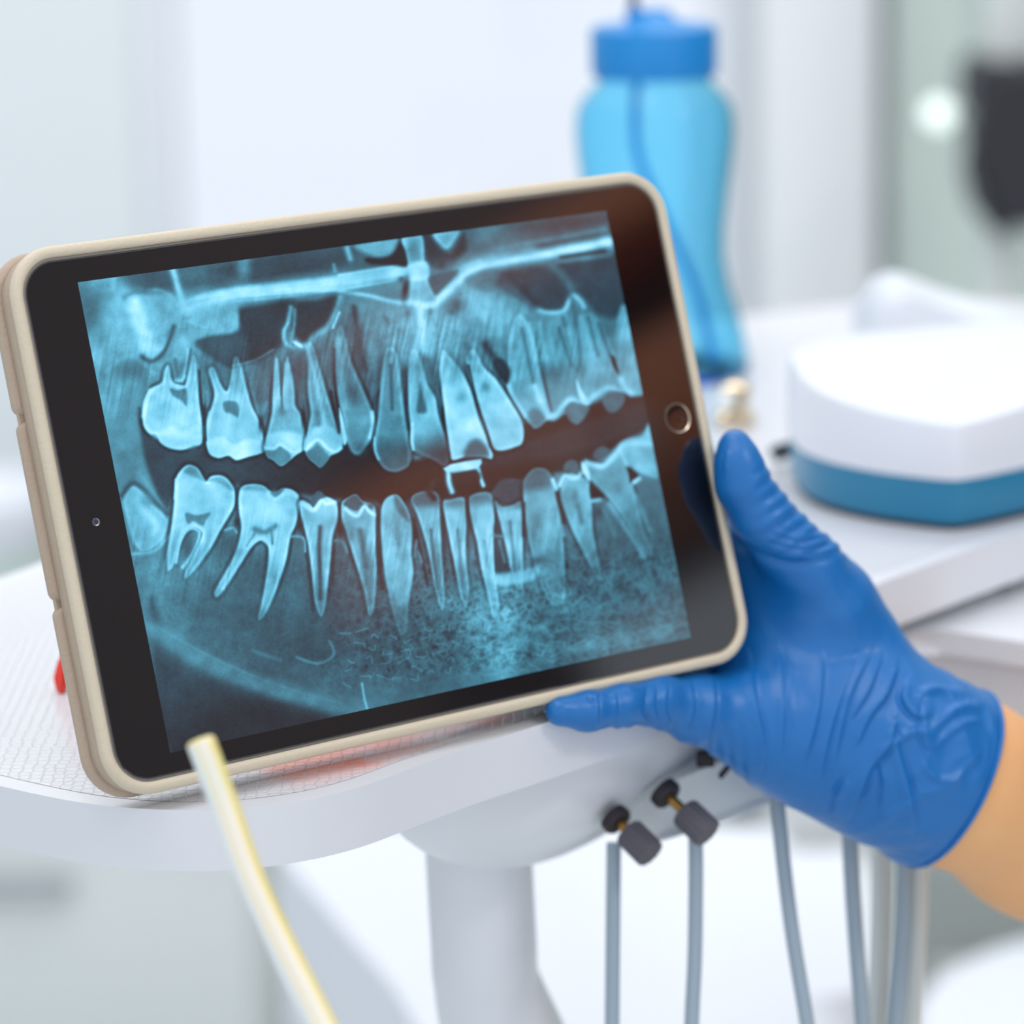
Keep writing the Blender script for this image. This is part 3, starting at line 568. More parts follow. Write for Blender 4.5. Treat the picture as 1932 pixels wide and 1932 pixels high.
# white basin on a green stand, on the low cabinet
bs = on_y(14, 972, 2.9)
ba = empty('rinse_basin', (bs.x, 2.9, .294)); tag(ba, 'white oval basin on a green stand behind the left edge of the tray', 'basin')
bm = lathe([(.04, -.026), (.066, -.016), (.080, .006), (.080, .024), (.074, .024), (.06, .0), (.03, -.012), (.001, -.013)], 36, None, (bs.x-.022, 2.9, bs.z)); from_bm('bowl', bm, M['white_plastic'], ba)
bm = lathe([(.05, .294), (.05, bs.z-.02)], 28, None, (bs.x-.006, 2.9, 0)); o = from_bm('stand', bm, M['green_paint'], ba)
# ---------------------------------------------------------------- the tray unit
un = empty('dental_unit', tuple(on_z(905, 1700, .0)*0 + Vector((0, 1.02, 0)))); tag(un, 'white dental delivery unit with wide tray, hoses and column', 'dental unit')
front = [(-520,1290),(-300,1400),(-120,1452),(40,1492),(180,1518),(320,1528),(450,1525),(570,1510),(680,1484),(790,1444),(900,1405),(1010,1370),(1130,1330),(1280,1268),(1450,1192),(1620,1116),(1780,1055),(1932,1000),(2150,922),(2330,850)]
back = [(2330,690),(2100,590),(1800,560),(1450,590),(1100,650),(800,760),(450,905),(250,985),(80,1060),(-60,1110),(-300,1180),(-480,1230)]
tray_px = [tuple(v) for v in crom(front+back, True, 4)]
tray_ol = [on_z(a, b, TRAY_Z) for a, b in tray_px]
bm = prism([(p.x, p.y) for p in tray_ol], TRAY_Z-.0165, TRAY_Z, None, .0035, 4); from_bm('tray', bm, M['unit_white'], un, sharp=50)
# bowl shaped housing below the tray
hz = TRAY_Z-.017
hc = at(1008, 1480, .985)
bm = bmesh.new(); rings = []
rx, ry = .056, .050
for k in range(15):
    t = k/14; s = math.sqrt(max(0, 1-(t*.985)**2.2)); ring = []
    for j in range(56):
        a = 2*math.pi*j/56; ca_, sa_ = math.cos(a), math.sin(a)
        ex = math.copysign(abs(ca_)**.85, ca_); ey = math.copysign(abs(sa_)**.85, sa_)
        dx_ = ex*rx*(.55+.45*s)*s + .012*(1-t)
        ring.append(bm.verts.new((hc.x + dx_, hc.y + .035 + .7*dx_ + ey*ry*s, hz - t*.0445)))
    rings.append(ring)
rings.insert(0, [bm.verts.new(v.co+Vector((0, 0, .0155))) for v in rings[0]])
for a, b in zip(rings, rings[1:]):
    for k in range(56): bm.faces.new((a[k], a[(k+1) % 56], b[(k+1) % 56], b[k]))
bm.faces.new(rings[0]); bm.faces.new(rings[-1])
from_bm('housing', bm, M['unit_white'], un)
# valve panel on the right of the bowl
vp = [(1186,1512),(1250,1484),(1330,1450),(1420,1412),(1500,1372),(1530,1400),(1530,1470),(1500,1500),(1480,1510),(1360,1552),(1260,1584),(1196,1604),(1172,1600),(1168,1560)]
vf = [at(a, b, 1.0+max(0, a-1250)*.00012) for a, b in vp]
bm = bmesh.new(); n = len(vf)
fv = [bm.verts.new(p) for p in vf]; bv = [bm.verts.new(p + Vector((.006, .06, .004))) for p in vf]
for i in range(n): bm.faces.new((fv[i], fv[(i+1) % n], bv[(i+1) % n], bv[i]))
f1 = bm.faces.new(fv); bm.faces.new(bv)
bmesh.ops.bevel(bm, geom=list(f1.edges), offset=.0022, segments=3, affect='EDGES')
from_bm('valve_panel', bm, M['panel_lit_white'], un)
# arm from the panel up to the tray
bm = bmesh.new(); q = at(1420, 1330, 1.05); box(bm, (q.x, q.y+.02, TRAY_Z-.03), (.09, .07, .03), bevel=.008, seg=3); from_bm('under_tray_block', bm, M['unit_white'], un)
# knobs
def knob(px, py, d, axis_px, length, r, stem):
    a = at(px, py, d); b = at(px+axis_px[0], py+axis_px[1], d-.004); ax = (b-a).normalized()
    n = 36; bm = bmesh.new(); prof = [(0.6, 0), (.93, .03), (1, .1), (1, .9), (.95, .97), (.6, 1.0)]
    rings = []
    q = Vector((0, 0, 1)).rotation_difference(ax)
    for rr, hh in prof:
        ring = []
        for k in range(n):
            an = 2*math.pi*k/n; rib = 1 - .07*(k % 3 == 0)
            ring.append(bm.verts.new(a + q @ Vector((r*rr*rib*math.cos(an), r*rr*rib*math.sin(an), length*hh))))
        rings.append(ring)
    for x, y in zip(rings, rings[1:]):
        for k in range(n): bm.faces.new((x[k], x[(k+1) % n], y[(k+1) % n], y[k]))
    bm.faces.new(rings[0]); bm.faces.new(rings[-1])
    ko = from_bm('knob', bm, M['knob_grey'], un, sharp=25); ko['label'] = 'ribbed dark grey knob'
    bm = lathe([(r*.32, -stem), (r*.32, .001)], 18, ax, a); from_bm('stem', bm, M['brass'], ko)
    bm = lathe([(r*.95, -.0035), (r*1.0, -.001), (r*.85, 0)], 24, ax, a-ax*stem); from_bm('collar', bm, M['black_hole'], ko)
knob(1184, 1568, .990, (38, 38), .0105, .0046, .0032)
knob(1290, 1530, .988, (42, 40), .0105, .0047, .0058)
for (a, b, d, sx, sz, rr) in ((1331,1432,.9985,.0052,.0046,0),(1367,1455,.9985,.0014,.0048,-38)):
    p = at(a, b, d); bm = bmesh.new(); box(bm, p, (sx, .003, sz), Matrix.Rotation(math.radians(-rr), 3, 'Y'), .0006); o = from_bm('socket', bm, M['black_hole'], un); o['label'] = 'small black opening in the panel'
# column down to the floor
c0 = at(900, 1600, 1.030); c1 = at(912, 1760, 1.035); c2 = at(925, 1880, 1.045)
pth = smooth_path([c0+Vector((0, 0, .02)), c1, c2, c2+Vector((.012, .015, -.05)), c2+Vector((.03, .04, -.16)), Vector((c2.x+.04, c2.y+.06, .3)), Vector((c2.x+.04, c2.y+.06, .02))], 8)
bm = tube(pth, lambda t: .0160+.012*min(1, max(0, (t-.3)*2)), 36); from_bm('column', bm, M['unit_white'], un)
bm = lathe([(.16, 0), (.16, .025), (.05, .05)], 40, None, (c2.x+.04, c2.y+.06, 0)); from_bm('base', bm, M['unit_white'], un)
# hoses hanging from the panel
def hose(pts, r, m, lab=None):
    d = pts[0][2]
    w = [at(a, b, c) for a, b, c in pts]
    e_ = w[-1]; k_ = Vector((c2.x+.04, c2.y+.06, .34))          # looping back into the column
    w += [e_+Vector((0, .01, -.14)), Vector(((e_.x*2+k_.x)/3, e_.y+.03, .36)), Vector(((e_.x+k_.x*2)/3, (e_.y+k_.y)/2, .31)), k_]
    bm = tube(smooth_path(w, 8), r, 14); o = from_bm('hose', bm, M[m], un)
    if lab: o['label'] = lab
hose([(1158,1590,1.0),(1157,1700,1.0),(1155,1932,1.0),(1154,2100,1.0)], .00215, 'hose_grey')
hose([(1312,1560,1.0),(1313,1650,1.0),(1311,1800,1.0),(1305,1932,1.0),(1300,2100,1.0)], .00215, 'hose_grey')
hose([(1466,1505,1.01),(1475,1600,1.01),(1495,1760,1.01),(1523,1932,1.01),(1548,2100,1.01)], .0022, 'hose_grey')
hose([(1598,1440,1.03),(1604,1600,1.03),(1614,1760,1.03),(1628,1932,1.03),(1640,2100,1.03)], .0024, 'hose_grey')
hose([(1712,1440,1.05),(1710,1600,1.05),(1704,1760,1.05),(1690,1932,1.05),(1680,2100,1.05)], .0030, 'hose_grey')
hose([(1660,1440,1.06),(1660,1620,1.06),(1658,1760,1.06),(1652,1932,1.06),(1650,2100,1.06)], .0026, 'hose_white', 'white hose')
hose([(1738,1440,1.07),(1738,1620,1.07),(1734,1760,1.07),(1724,1932,1.07),(1716,2100,1.07)], .0024, 'hose_white', 'white hose')
# holder shelf on the right, one step below the tray
hs = [on_z(a, b, TRAY_Z-.022) for a, b in ((1600,1215),(1660,1165),(1760,1120),(1900,1075),(2100,1010),(2350,1050),(2350,1260),(2100,1235),(1932,1212),(1800,1192),(1730,1188),(1670,1225))]
hol = [tuple(v) for v in crom([(p.x, p.y) for p in hs], True, 4)]
bm = prism(hol, TRAY_Z-.030, TRAY_Z-.022, None, .003, 4); from_bm('holder_shelf', bm, M['unit_white'], un)
hc2 = Vector((sum(p[0] for p in hol)/len(hol), sum(p[1] for p in hol)/len(hol), 0))
bm = prism([((p[0]-hc2.x)*.96+hc2.x, (p[1]-hc2.y)*.96+hc2.y+.004) for p in hol], TRAY_Z-.075, TRAY_Z-.0302, None, .006, 4); from_bm('holder_body', bm, M['unit_white'], un)
p = on_z(1905, 1100, TRAY_Z-.0215); bm = lathe([(.0045, 0), (.0045, .002), (.003, .003), (.001, .003)], 24, None, p); o = from_bm('socket_ring', bm, M['steel'], un); o['label'] = 'small steel ring'

# embossed liner with a pink print, on the tray
m = bpy.data.materials.new('liner'); m.use_nodes = True; nt = m.node_tree; b = nt.nodes['Principled BSDF']
b.inputs['Roughness'].default_value = .28; b.inputs['Coat Weight'].default_value = .3
tc = nt.nodes.new('ShaderNodeTexCoord'); at_ = nt.nodes.new('ShaderNodeAttribute'); at_.attribute_name = 'print'
vo = nt.nodes.new('ShaderNodeTexVoronoi'); vo.feature = 'DISTANCE_TO_EDGE'; vo.inputs['Scale'].default_value = 330; vo.inputs['Randomness'].default_value = .35
nz = nt.nodes.new('ShaderNodeTexNoise'); nz.inputs['Scale'].default_value = 60; nz.inputs['Detail'].default_value = 4
rp = nt.nodes.new('ShaderNodeValToRGB'); rp.color_ramp.elements[0].position = .0; rp.color_ramp.elements[1].position = .12
bp = nt.nodes.new('ShaderNodeBump'); bp.inputs['Strength'].default_value = .5; bp.inputs['Distance'].default_value = .0006
mp = nt.nodes.new('ShaderNodeMix'); mp.data_type = 'RGBA'; mp.inputs[6].default_value = srgb(255, 138, 132); mp.inputs[7].default_value = srgb(255, 176, 140)
ml = nt.nodes.new('ShaderNodeMix'); ml.data_type = 'RGBA'; ml.inputs[6].default_value = srgb(226, 226, 231)
rm = nt.nodes.new('ShaderNodeMath'); rm.operation = 'MULTIPLY_ADD'; rm.inputs[1].default_value = 3.2; rm.inputs[2].default_value = -.75
gt = nt.nodes.new('ShaderNodeMath'); gt.operation = 'MULTIPLY'; gt.use_clamp = True
nt.links.new(tc.outputs['Object'], vo.inputs['Vector']); nt.links.new(tc.outputs['Object'], nz.inputs['Vector']); nt.links.new(vo.outputs['Distance'], rp.inputs[0]); nt.links.new(rp.outputs[0], bp.inputs['Height']); nt.links.new(bp.outputs[0], b.inputs['Normal'])
nt.links.new(nz.outputs['Fac'], mp.inputs[0]); nt.links.new(mp.outputs[2], ml.inputs[7]); nt.links.new(nz.outputs['Fac'], rm.inputs[0]); nt.links.new(rm.outputs[0], gt.inputs[0]); nt.links.new(at_.outputs['Fac'], gt.inputs[1]); nt.links.new(gt.outputs[0], ml.inputs[0]); nt.links.new(ml.outputs[2], b.inputs['Base Color'])
# plan: the tray outline pulled in
P = np.array([(p.x, p.y) for p in tray_ol]); cen = P.mean(0)
nrm = np.roll(P, -1, 0)-np.roll(P, 1, 0); nrm = np.stack([-nrm[:, 1], nrm[:, 0]], 1); nrm /= np.linalg.norm(nrm, axis=1)[:, None]
if ((P+nrm*.001-cen)**2).sum() > ((P-cen)**2).sum(): nrm = -nrm
LP = P + nrm*.0065
x0, y0 = LP.min(0); x1, y1 = LP.max(0)
bm = bmesh.new(); lay = bm.verts.layers.float.new('print')
ringv = [bm.verts.new((p[0], p[1], TRAY_Z+.0001)) for p in LP]; bm.faces.new(ringv)
geo = bm.verts[:]+bm.edges[:]+bm.faces[:]
for k in range(1, 130):
    r_ = bmesh.ops.bisect_plane(bm, geom=bm.verts[:]+bm.edges[:]+bm.faces[:], plane_co=(x0+(x1-x0)*k/130, 0, 0), plane_no=(1, 0, 0))
for k in range(1, 50):
    r_ = bmesh.ops.bisect_plane(bm, geom=bm.verts[:]+bm.edges[:]+bm.faces[:], plane_co=(0, y0+(y1-y0)*k/50, 0), plane_no=(0, 1, 0))
pk = np.array([(440,1466),(560,1420),(700,1380),(800,1345),(960,1310),(960,1352),(868,1377),(760,1428),(700,1450),(640,1470),(560,1472)], float)
for v in bm.verts:
    a, b_, w_ = to_px(v.co)
    X1, Y1 = np.array([a]), np.array([b_])
    d_ = seg_dist(X1, Y1, pk, True)[0]; d_ = d_ if inside(X1, Y1, pk)[0] else -d_
    v[lay] = min(1, max(0, .5+d_/14))
lo = from_bm('tray_liner', bm, m, None, False); tag(lo, 'white honeycomb embossed tray liner with a pink print under the tablet', 'tray liner')

# ---------------------------------------------------------------- box on the tray
bx = empty('device_box', on_z(1800, 1003, TRAY_Z)); tag(bx, 'white and teal device box on the right of the tray', 'device')
base_px = [(1500,925),(1522,948),(1570,968),(1650,986),(1720,996),(1785,1003),(1822,1001),(1900,985),(2060,945),(2200,900),(2180,850),(1980,828),(1760,842),(1580,866),(1506,890),(1492,908)]
bp_ = [on_z(a, b, TRAY_Z) for a, b in base_px]
cx_ = sum(p.x for p in bp_)/len(bp_); cy_ = sum(p.y for p in bp_)/len(bp_)
def ring_at(s, zf):
    return [((p.x-cx_)*s+cx_, (p.y-cy_)*s+cy_, zf(p)) for p in bp_]
def loft(name, levels, m, capb=True, capt=True, bev=0):
    bm = bmesh.new(); rs = []
    for L_ in levels:
        pts = crom(L_, True, 3); rs.append([bm.verts.new(v) for v in pts])
    for a, b in zip(rs, rs[1:]):
        for k in range(len(a)): bm.faces.new((a[k], a[(k+1) % len(a)], b[(k+1) % len(b)], b[k]))
    if capb: bm.faces.new(list(reversed(rs[0])))
    if capt:
        ft = bm.faces.new(rs[-1])
    return from_bm(name, bm, m, bx, sharp=40)
hb = .018
loft('shade_foot', [ring_at(.965, lambda p: TRAY_Z), ring_at(.965, lambda p: TRAY_Z+.003)], M['shade_and_plug_dark'])  # recessed strip coloured dark as the shade under the box
loft('base_shell', [ring_at(.985, lambda p: TRAY_Z+.0025), ring_at(1.0, lambda p: TRAY_Z+.005), ring_at(1.01, lambda p: TRAY_Z+hb)], M['teal_plastic'])
slope = lambda p: TRAY_Z+hb+.0175+min(.0085, .14*max(0, (p.y-bp_[5].y)))
loft('lid', [ring_at(1.018, lambda p: TRAY_Z+hb-.0003), ring_at(1.03, lambda p: TRAY_Z+hb+.002), ring_at(1.02, lambda p: slope(p)-.002), ring_at(1.0, lambda p: slope(p)+.0006), ring_at(.93, lambda p: slope(p)+.0012), ring_at(.6, lambda p: slope(p)+.0016)], M['white_plastic'])
# rounded white handpiece cradle behind the box
cr = at(1745, 640, 1.34)
bm = bmesh.new(); pr = [(1650,760),(1652,640),(1668,590),(1700,562),(1740,568),(1800,592),(1860,610),(1960,640),(2060,700),(2060,780)]
hp = [at(a, b, 1.33) for a, b in [tuple(v) for v in crom(pr, True, 4)]]
n = len(hp); f_ = [bm.verts.new(p) for p in hp]; b_ = [bm.verts.new(p+Vector((0, .06, .0))) for p in hp]
for i in range(n): bm.faces.new((f_[i], f_[(i+1) % n], b_[(i+1) % n], b_[i]))
q1 = bm.faces.new(f_); q2 = bm.faces.new(b_); bmesh.ops.bevel(bm, geom=list(q1.edges)+list(q2.edges), offset=.004, segments=4, affect='EDGES')
co = from_bm('cradle', bm, M['white_plastic'], None); tag(co, 'rounded white cradle standing behind the white and teal box', 'cradle')
# cable and clip beside the box
p = on_z(1470, 862, TRAY_Z)
cb_ = from_bm('cable_plug', tube(smooth_path([on_z(1458, 862, TRAY_Z+.004), on_z(1472, 852, TRAY_Z+.006), on_z(1484, 850, TRAY_Z+.008), on_z(1502, 846, TRAY_Z+.008)], 6), .003, 12), M['shade_and_plug_dark'], None); tag(cb_, 'short black plug at the left end of the teal box', 'plug')

# ---------------------------------------------------------------- blue bottle
bd = 1.33
b0 = on_z(1240, 700, TRAY_Z); bd = to_px(b0)[2]
s = bd/F_PX/math.cos(PITCH)
bo = empty('water_bottle', b0); tag(bo, 'translucent blue plastic water bottle with a ribbed cap behind the tablet', 'bottle')
R_ = lambda px: px*bd/F_PX
H_ = lambda py: (700-py)*s*.985
prof = [(168,699),(174,690),(172,670),(163,625),(149,578),(135,530),(128,480),(129,430),(137,360),(145,300),(149,250),(146,215),(134,190),(116,172),(106,162),(104,140)]
body = [(R_(r), H_(y)) for r, y in prof]
m = bpy.data.materials.new('blue_plastic'); m.use_nodes = True; nt = m.node_tree; b = nt.nodes['Principled BSDF']
b.inputs['Base Color'].default_value = (.60, .91, 1.0, 1); b.inputs['Transmission Weight'].default_value = 1.0; b.inputs['Roughness'].default_value = .12; b.inputs['IOR'].default_value = 1.2
tcn = nt.nodes.new('ShaderNodeTexCoord'); nzn = nt.nodes.new('ShaderNodeTexNoise'); nzn.inputs['Scale'].default_value = 40; bpn = nt.nodes.new('ShaderNodeBump'); bpn.inputs['Strength'].default_value = .15; bpn.inputs['Distance'].default_value = .002
nt.links.new(tcn.outputs['Object'], nzn.inputs['Vector']); nt.links.new(nzn.outputs['Fac'], bpn.inputs['Height']); nt.links.new(bpn.outputs[0], b.inputs['Normal'])
va = nt.nodes.new('ShaderNodeVolumeAbsorption'); va.inputs['Color'].default_value = (.0, .74, 1.0, 1); va.inputs['Density'].default_value = 190
nt.links.new(va.outputs[0], nt.nodes['Material Output'].inputs['Volume'])
inner = [(max(.001, r-.0014), h) for r, h in body]
full = [(.001, H_(699.5))]+body+list(reversed(inner[1:]))+[(.001, H_(691))]
bm = lathe(full, 64, None, b0, cap=False)
bmesh.ops.remove_doubles(bm, verts=bm.verts, dist=.00002)
from_bm('body', bm, m, bo, sharp=0)
mat('cap_blue', srgb(14, 136, 210), .4, coat=.1)
bm = bmesh.new(); nr = 72
prc = [(100,152),(114,150),(117,140),(117,72),(112,62),(60,56),(40,48),(30,36),(14,30),(1,28)]
rings = []
for r, y in prc:
    ring = []
    for k in range(nr):
        a = 2*math.pi*k/nr; rr = R_(r)*(1-(.018 if (k % 3 == 0 and 70 <= y <= 141) else 0))
        ring.append(bm.verts.new(Vector((rr*math.cos(a), rr*math.sin(a), H_(y)))+b0))
    rings.append(ring)
for a, b in zip(rings, rings[1:]):
    for k in range(nr): bm.faces.new((a[k], a[(k+1) % nr], b[(k+1) % nr], b[k]))
bm.faces.new(list(reversed(rings[0]))); bm.faces.new(rings[-1])
cp = from_bm('cap', bm, M['cap_blue'], bo, sharp=30)
bm = bmesh.new(); box(bm, b0+Vector((R_(15), 0, H_(44))), (R_(34), R_(20), R_(26)), bevel=R_(7), seg=3); lathe([(R_(16), H_(58)), (R_(15), H_(34)), (R_(9), H_(24))], 24, None, b0+Vector((-R_(36), 0, 0)), bm); from_bm('spout', bm, M['cap_blue'], cp)
bm = lathe([(R_(9.5), H_(34)), (R_(9), H_(-60))], 20, None, b0+Vector((-R_(36), 0, 0))); from_bm('pipe', bm, M['knob_grey'], cp)
mat('tube_blue', srgb(60, 190, 255), .3)
tp = [Vector((-R_(30), 0, H_(150))), Vector((-R_(36), 0, H_(220))), Vector((-R_(30), 0, H_(300))), Vector((R_(10), .0, H_(400))), Vector((R_(70), .005, H_(540))), Vector((R_(96), .005, H_(630))), Vector((R_(110), .0, H_(688)))]
bm = tube(smooth_path([b0+v for v in tp], 8), R_(9), 14); from_bm('dip_tube', bm, M['tube_blue'], bo)
# brass fitting by the bottle
p = on_z(1386, 800, TRAY_Z)
ft_ = empty('hose_fitting', p); tag(ft_, 'small pale brass hose fitting on the tray beside the bottle base', 'fitting')
bm = lathe([(.0075, 0), (.0075, .004), (.005, .006), (.005, .010), (.0062, .011), (.0062, .015), (.003, .017), (.001, .017)], 28, None, p); from_bm('body', bm, M['brass_pale'], ft_)
bm = lathe([(.0032, 0), (.0036, .002), (.0022, .005), (.001, .006)], 20, (-.5, -1, .3), p+Vector((-.003, -.005, .010))); from_bm('nipple', bm, M['lamp_white'], ft_)

# red instrument on the tray behind the tablet
mat('red_plastic', srgb(232, 44, 18), .18, coat=.5, sss=.2)
r0 = on_z(120, 1312, TRAY_Z); 
rd = to_px(r0)[2]+.001
rr0 = at(118, 1300, rd-.002)
rp = [(117,1308),(116,1300),(117,1280),(121,1254),(126,1228),(124,1200),(121,1165),(135,1115),(180,1060)]
rr = [at(a, b, rd+i*.0009) for i, (a, b) in enumerate(rp)]
rad = [.0003, .0016, .0025, .0021, .0012, .0008, .0006, .0006, .0006]
bm = bmesh.new(); sp_ = smooth_path(rr, 6)
bm = tube(sp_, lambda t: np.interp(t*(len(rad)-1), range(len(rad)), rad), 16)
ro = from_bm('instrument', bm, M['red_plastic'], None); tag(ro, 'red drop ended instrument leaning on the tray behind the tablet', 'instrument')
# ---------------------------------------------------------------- tablet in its case
def rodrigues(r):
    t = np.linalg.norm(r); k = np.array(r)/t; K = np.array([[0, -k[2], k[1]], [k[2], 0, -k[0]], [-k[1], k[0], 0]])
    return np.eye(3) + math.sin(t)*K + (1-math.cos(t))*K@K
TR = rodrigues([-0.0664, 0.5692, 0.1868]); TT = np.array([-0.0299, 0.0123, -0.9262])
CB = Matrix((CR, CU, -CF)).transposed()
TM = (CB @ Matrix(TR.tolist())).to_4x4(); TM.translation = CAM + CB @ Vector(TT)
TW, TH, TRAD = .2002, .1358, .0098
tb = empty('tablet', tuple(TM @ Vector((-.1, -.071, -.004)))); tag(tb, 'black tablet in a beige case showing a blue dental x-ray', 'tablet')
def rr_path(off, n=10, hw=TW/2, hh=TH/2, r=TRAD):
    out = []
    for cx, cy, a0 in ((hw-r, hh-r, 0), (-hw+r, hh-r, 90), (-hw+r, -hh+r, 180), (hw-r, -hh+r, 270)):
        for k in range(n+1):
            a = math.radians(a0+90*k/n); out.append((cx+(r+off)*math.cos(a), cy+(r+off)*math.sin(a)))
    return out
def sweep(prof, closed=True, shift=(0, 0), caps=(False, False), **kw):
    bm = bmesh.new(); rs = [[bm.verts.new((x+shift[0], y+shift[1], z)) for x, y in rr_path(o, **kw)] for o, z in prof]
    n = len(rs[0]); pairs = list(zip(rs, rs[1:])) + ([(rs[-1], rs[0])] if closed else [])
    for a, b in pairs:
        for k in range(n): bm.faces.new((a[k], a[(k+1) % n], b[(k+1) % n], b[k]))
    if caps[0]: bm.faces.new(rs[0])
    if caps[1]: bm.faces.new(rs[-1])
    return bm
def tpart(name, bm, m, parent=None, sharp=40, smooth=True):
    bmesh.ops.recalc_face_normals(bm, faces=bm.faces)
    bmesh.ops.transform(bm, matrix=TM, verts=bm.verts)
    return from_bm(name, bm, m, parent or tb, smooth, sharp)
mat('case_beige', srgb(216, 203, 180), .55, bump=(900, .25), var=(60, srgb(210, 196, 172)))
mat('cover_taupe', srgb(192, 172, 152), .6, bump=(900, .3), var=(40, srgb(184, 162, 142)))
mat('glass_black', srgb(16, 14, 16), .045, spec=1.0, bump=(3, .0))
mat('rim_metal', srgb(150, 146, 138), .3, metal=.8)
mat('button_ring', srgb(214, 200, 180), .22, metal=1)
# case: front lip and side frame
tpart('case', sweep([(-.0002, -.0012), (.0000, .0006), (.0004, .0011), (.0012, .0013), (.0022, .0011), (.0028, .0005), (.0031, -.0003), (.0031, -.0010), (.0028, -.0016), (.0016, -.0018), (-.006, -.0019)], False, caps=(False, True)), M['case_beige'], sharp=60)
# back shell and folded cover: three panels with soft folds
tpart('case_back', sweep([(.0002, -.0020), (.0020, -.0022), (.0025, -.0034), (.0023, -.0074), (.0006, -.0084)], False, caps=(True, True)), M['cover_taupe'], sharp=60)
def rr4(off, hw, hh, radii, cx, cy, n=8):
    out = []
    for (sx, sy, a0), r in zip(((1, 1, 0), (-1, 1, 90), (-1, -1, 180), (1, -1, 270)), radii):
        for k in range(n+1):
            a = math.radians(a0+90*k/n); out.append((cx+sx*(hw-r)+(r+off)*math.cos(a), cy+sy*(hh-r)+(r+off)*math.sin(a)))
    return out
for hi, lo_, rd_ in ((1.0, .712, (.012, .012, .0025, .0025)), (.700, .372, (.0025,)*4), (.360, 0.0, (.0025, .0025, .012, .012))):
    y1 = -TH/2-.0030 + (TH+.0060)*hi; y0 = -TH/2-.0030 + (TH+.0060)*lo_
    bm = bmesh.new(); rs = [[bm.verts.new((x, y, z)) for x, y in rr4(o_, TW/2+.0026, (y1-y0)/2, rd_, -.0008, (y0+y1)/2)] for o_, z in ((-.0012, -.0084), (0, -.0089), (.0003, -.0104), (0, -.0119), (-.0012, -.0125))]
    for a, b in zip(rs, rs[1:]):
        for k in range(len(a)): bm.faces.new((a[k], a[(k+1) % len(a)], b[(k+1) % len(a)], b[k]))
    bm.faces.new(rs[0]); bm.faces.new(rs[-1]); tpart('cover_panel', bm, M['cover_taupe'], sharp=60)
# thin sheet bridging the folds
bm = sweep([(0, -.0094), (.0002, -.0100), (0, -.0110)], False, shift=(-.0006, 0), caps=(True, True), n=8, hw=TW/2+.0022, hh=TH/2+.0020, r=.011)
tpart('cover_sheet', bm, M['cover_taupe'], sharp=60)
# glass and its metal edge
tpart('glass', sweep([(-.0007, -.0008), (-.0007, .00012), (-.0011, .00028)], False, caps=(True, True)), M['glass_black'], sharp=20)
tpart('metal_edge', sweep([(-.0007, -.0006), (-.0007, .0002), (-.0001, .0002), (-.0001, -.0006)], True), M['rim_metal'])
# screen: x-ray picture
NU, NV = 780, 575
SW, SH, OX, OY = .1666, .1226, -.0009, -.0005
uu, vv = np.meshgrid(np.linspace(-.5, .5, NU), np.linspace(.5, -.5, NV))
loc = np.stack([OX+uu.ravel()*SW, OY+vv.ravel()*SH, np.full(uu.size, .00034)], 1)
cc = loc @ TR.T + TT
PX = 966 + F_PX*cc[:, 0]/-cc[:, 2]; PY = 966 - F_PX*cc[:, 1]/-cc[:, 2]
colr = xray_colours(PX, PY)
colr = np.where(colr <= .04045, colr/12.92, ((colr+.055)/1.055)**2.4)
TMn = np.array(TM); wv = loc @ TMn[:3, :3].T + TMn[:3, 3]
me = bpy.data.meshes.new('screen')
idx = np.arange(NU*NV).reshape(NV, NU)
q = np.stack([idx[1:, :-1].ravel(), idx[1:, 1:].ravel(), idx[:-1, 1:].ravel(), idx[:-1, :-1].ravel()], 1).astype(np.int32)
me.vertices.add(len(wv)); me.vertices.foreach_set('co', wv.astype(np.float32).ravel())
me.loops.add(q.size); me.loops.foreach_set('vertex_index', q.ravel())
me.polygons.add(len(q)); me.polygons.foreach_set('loop_start', np.arange(0, q.size, 4, dtype=np.int32))
me.update(); me.validate()
ca_ = me.color_attributes.new('picture', 'FLOAT_COLOR', 'POINT')
ca_.data.foreach_set('color', np.concatenate([colr, np.ones((len(colr), 1))], 1).astype(np.float32).ravel())
m = bpy.data.materials.new('screen'); m.use_nodes = True; nt = m.node_tree; b = nt.nodes['Principled BSDF']
b.inputs['Base Color'].default_value = srgb(10, 10, 11); b.inputs['Roughness'].default_value = .045; b.inputs['Specular IOR Level'].default_value = 1.0
an = nt.nodes.new('ShaderNodeAttribute'); an.attribute_name = 'picture'
m.cycles.emission_sampling = 'NONE'
nt.links.new(an.outputs['Color'], b.inputs['Emission Color']); b.inputs['Emission Strength'].default_value = 1.25
so_ = link('screen', me, m, tb, False); so_['label'] = 'screen with a blue panoramic dental x-ray'
# home button and front camera
TMi = TM.inverted()
def on_tablet(px, py):
    d = (CF + CR*((px-966)/F_PX) + CU*((966-py)/F_PX)); o = TMi @ CAM; dl = TMi.to_3x3() @ d
    return o + dl*(-o.z/dl.z)
h = on_tablet(1277, 789); h.z = .0003
bm = lathe([(.0039, -.0002), (.0039, .00015), (.00425, .00024), (.0043, .0), (.0043, -.0002)], 48, None, h, cap=False); hb_ = tpart('home_button', bm, M['button_ring'])
bm = lathe([(.0001, .00008), (.0020, .00006), (.0040, .00012)], 48, None, h, cap=False); tpart('button_face', bm, M['glass_black'], hb_)
h = on_tablet(180, 985); h.z = .0003
bm = lathe([(.00075, .00004), (.0010, .00010), (.0010, -.0001)], 24, None, h, cap=False); fc = tpart('front_camera', bm, M['rim_metal'])
mat('lens_blue', srgb(40, 60, 96), .1, spec=.9)
bm = lathe([(.0001, .0001), (.00076, .00005)], 24, None, h, cap=False); tpart('lens', bm, M['lens_blue'], fc)

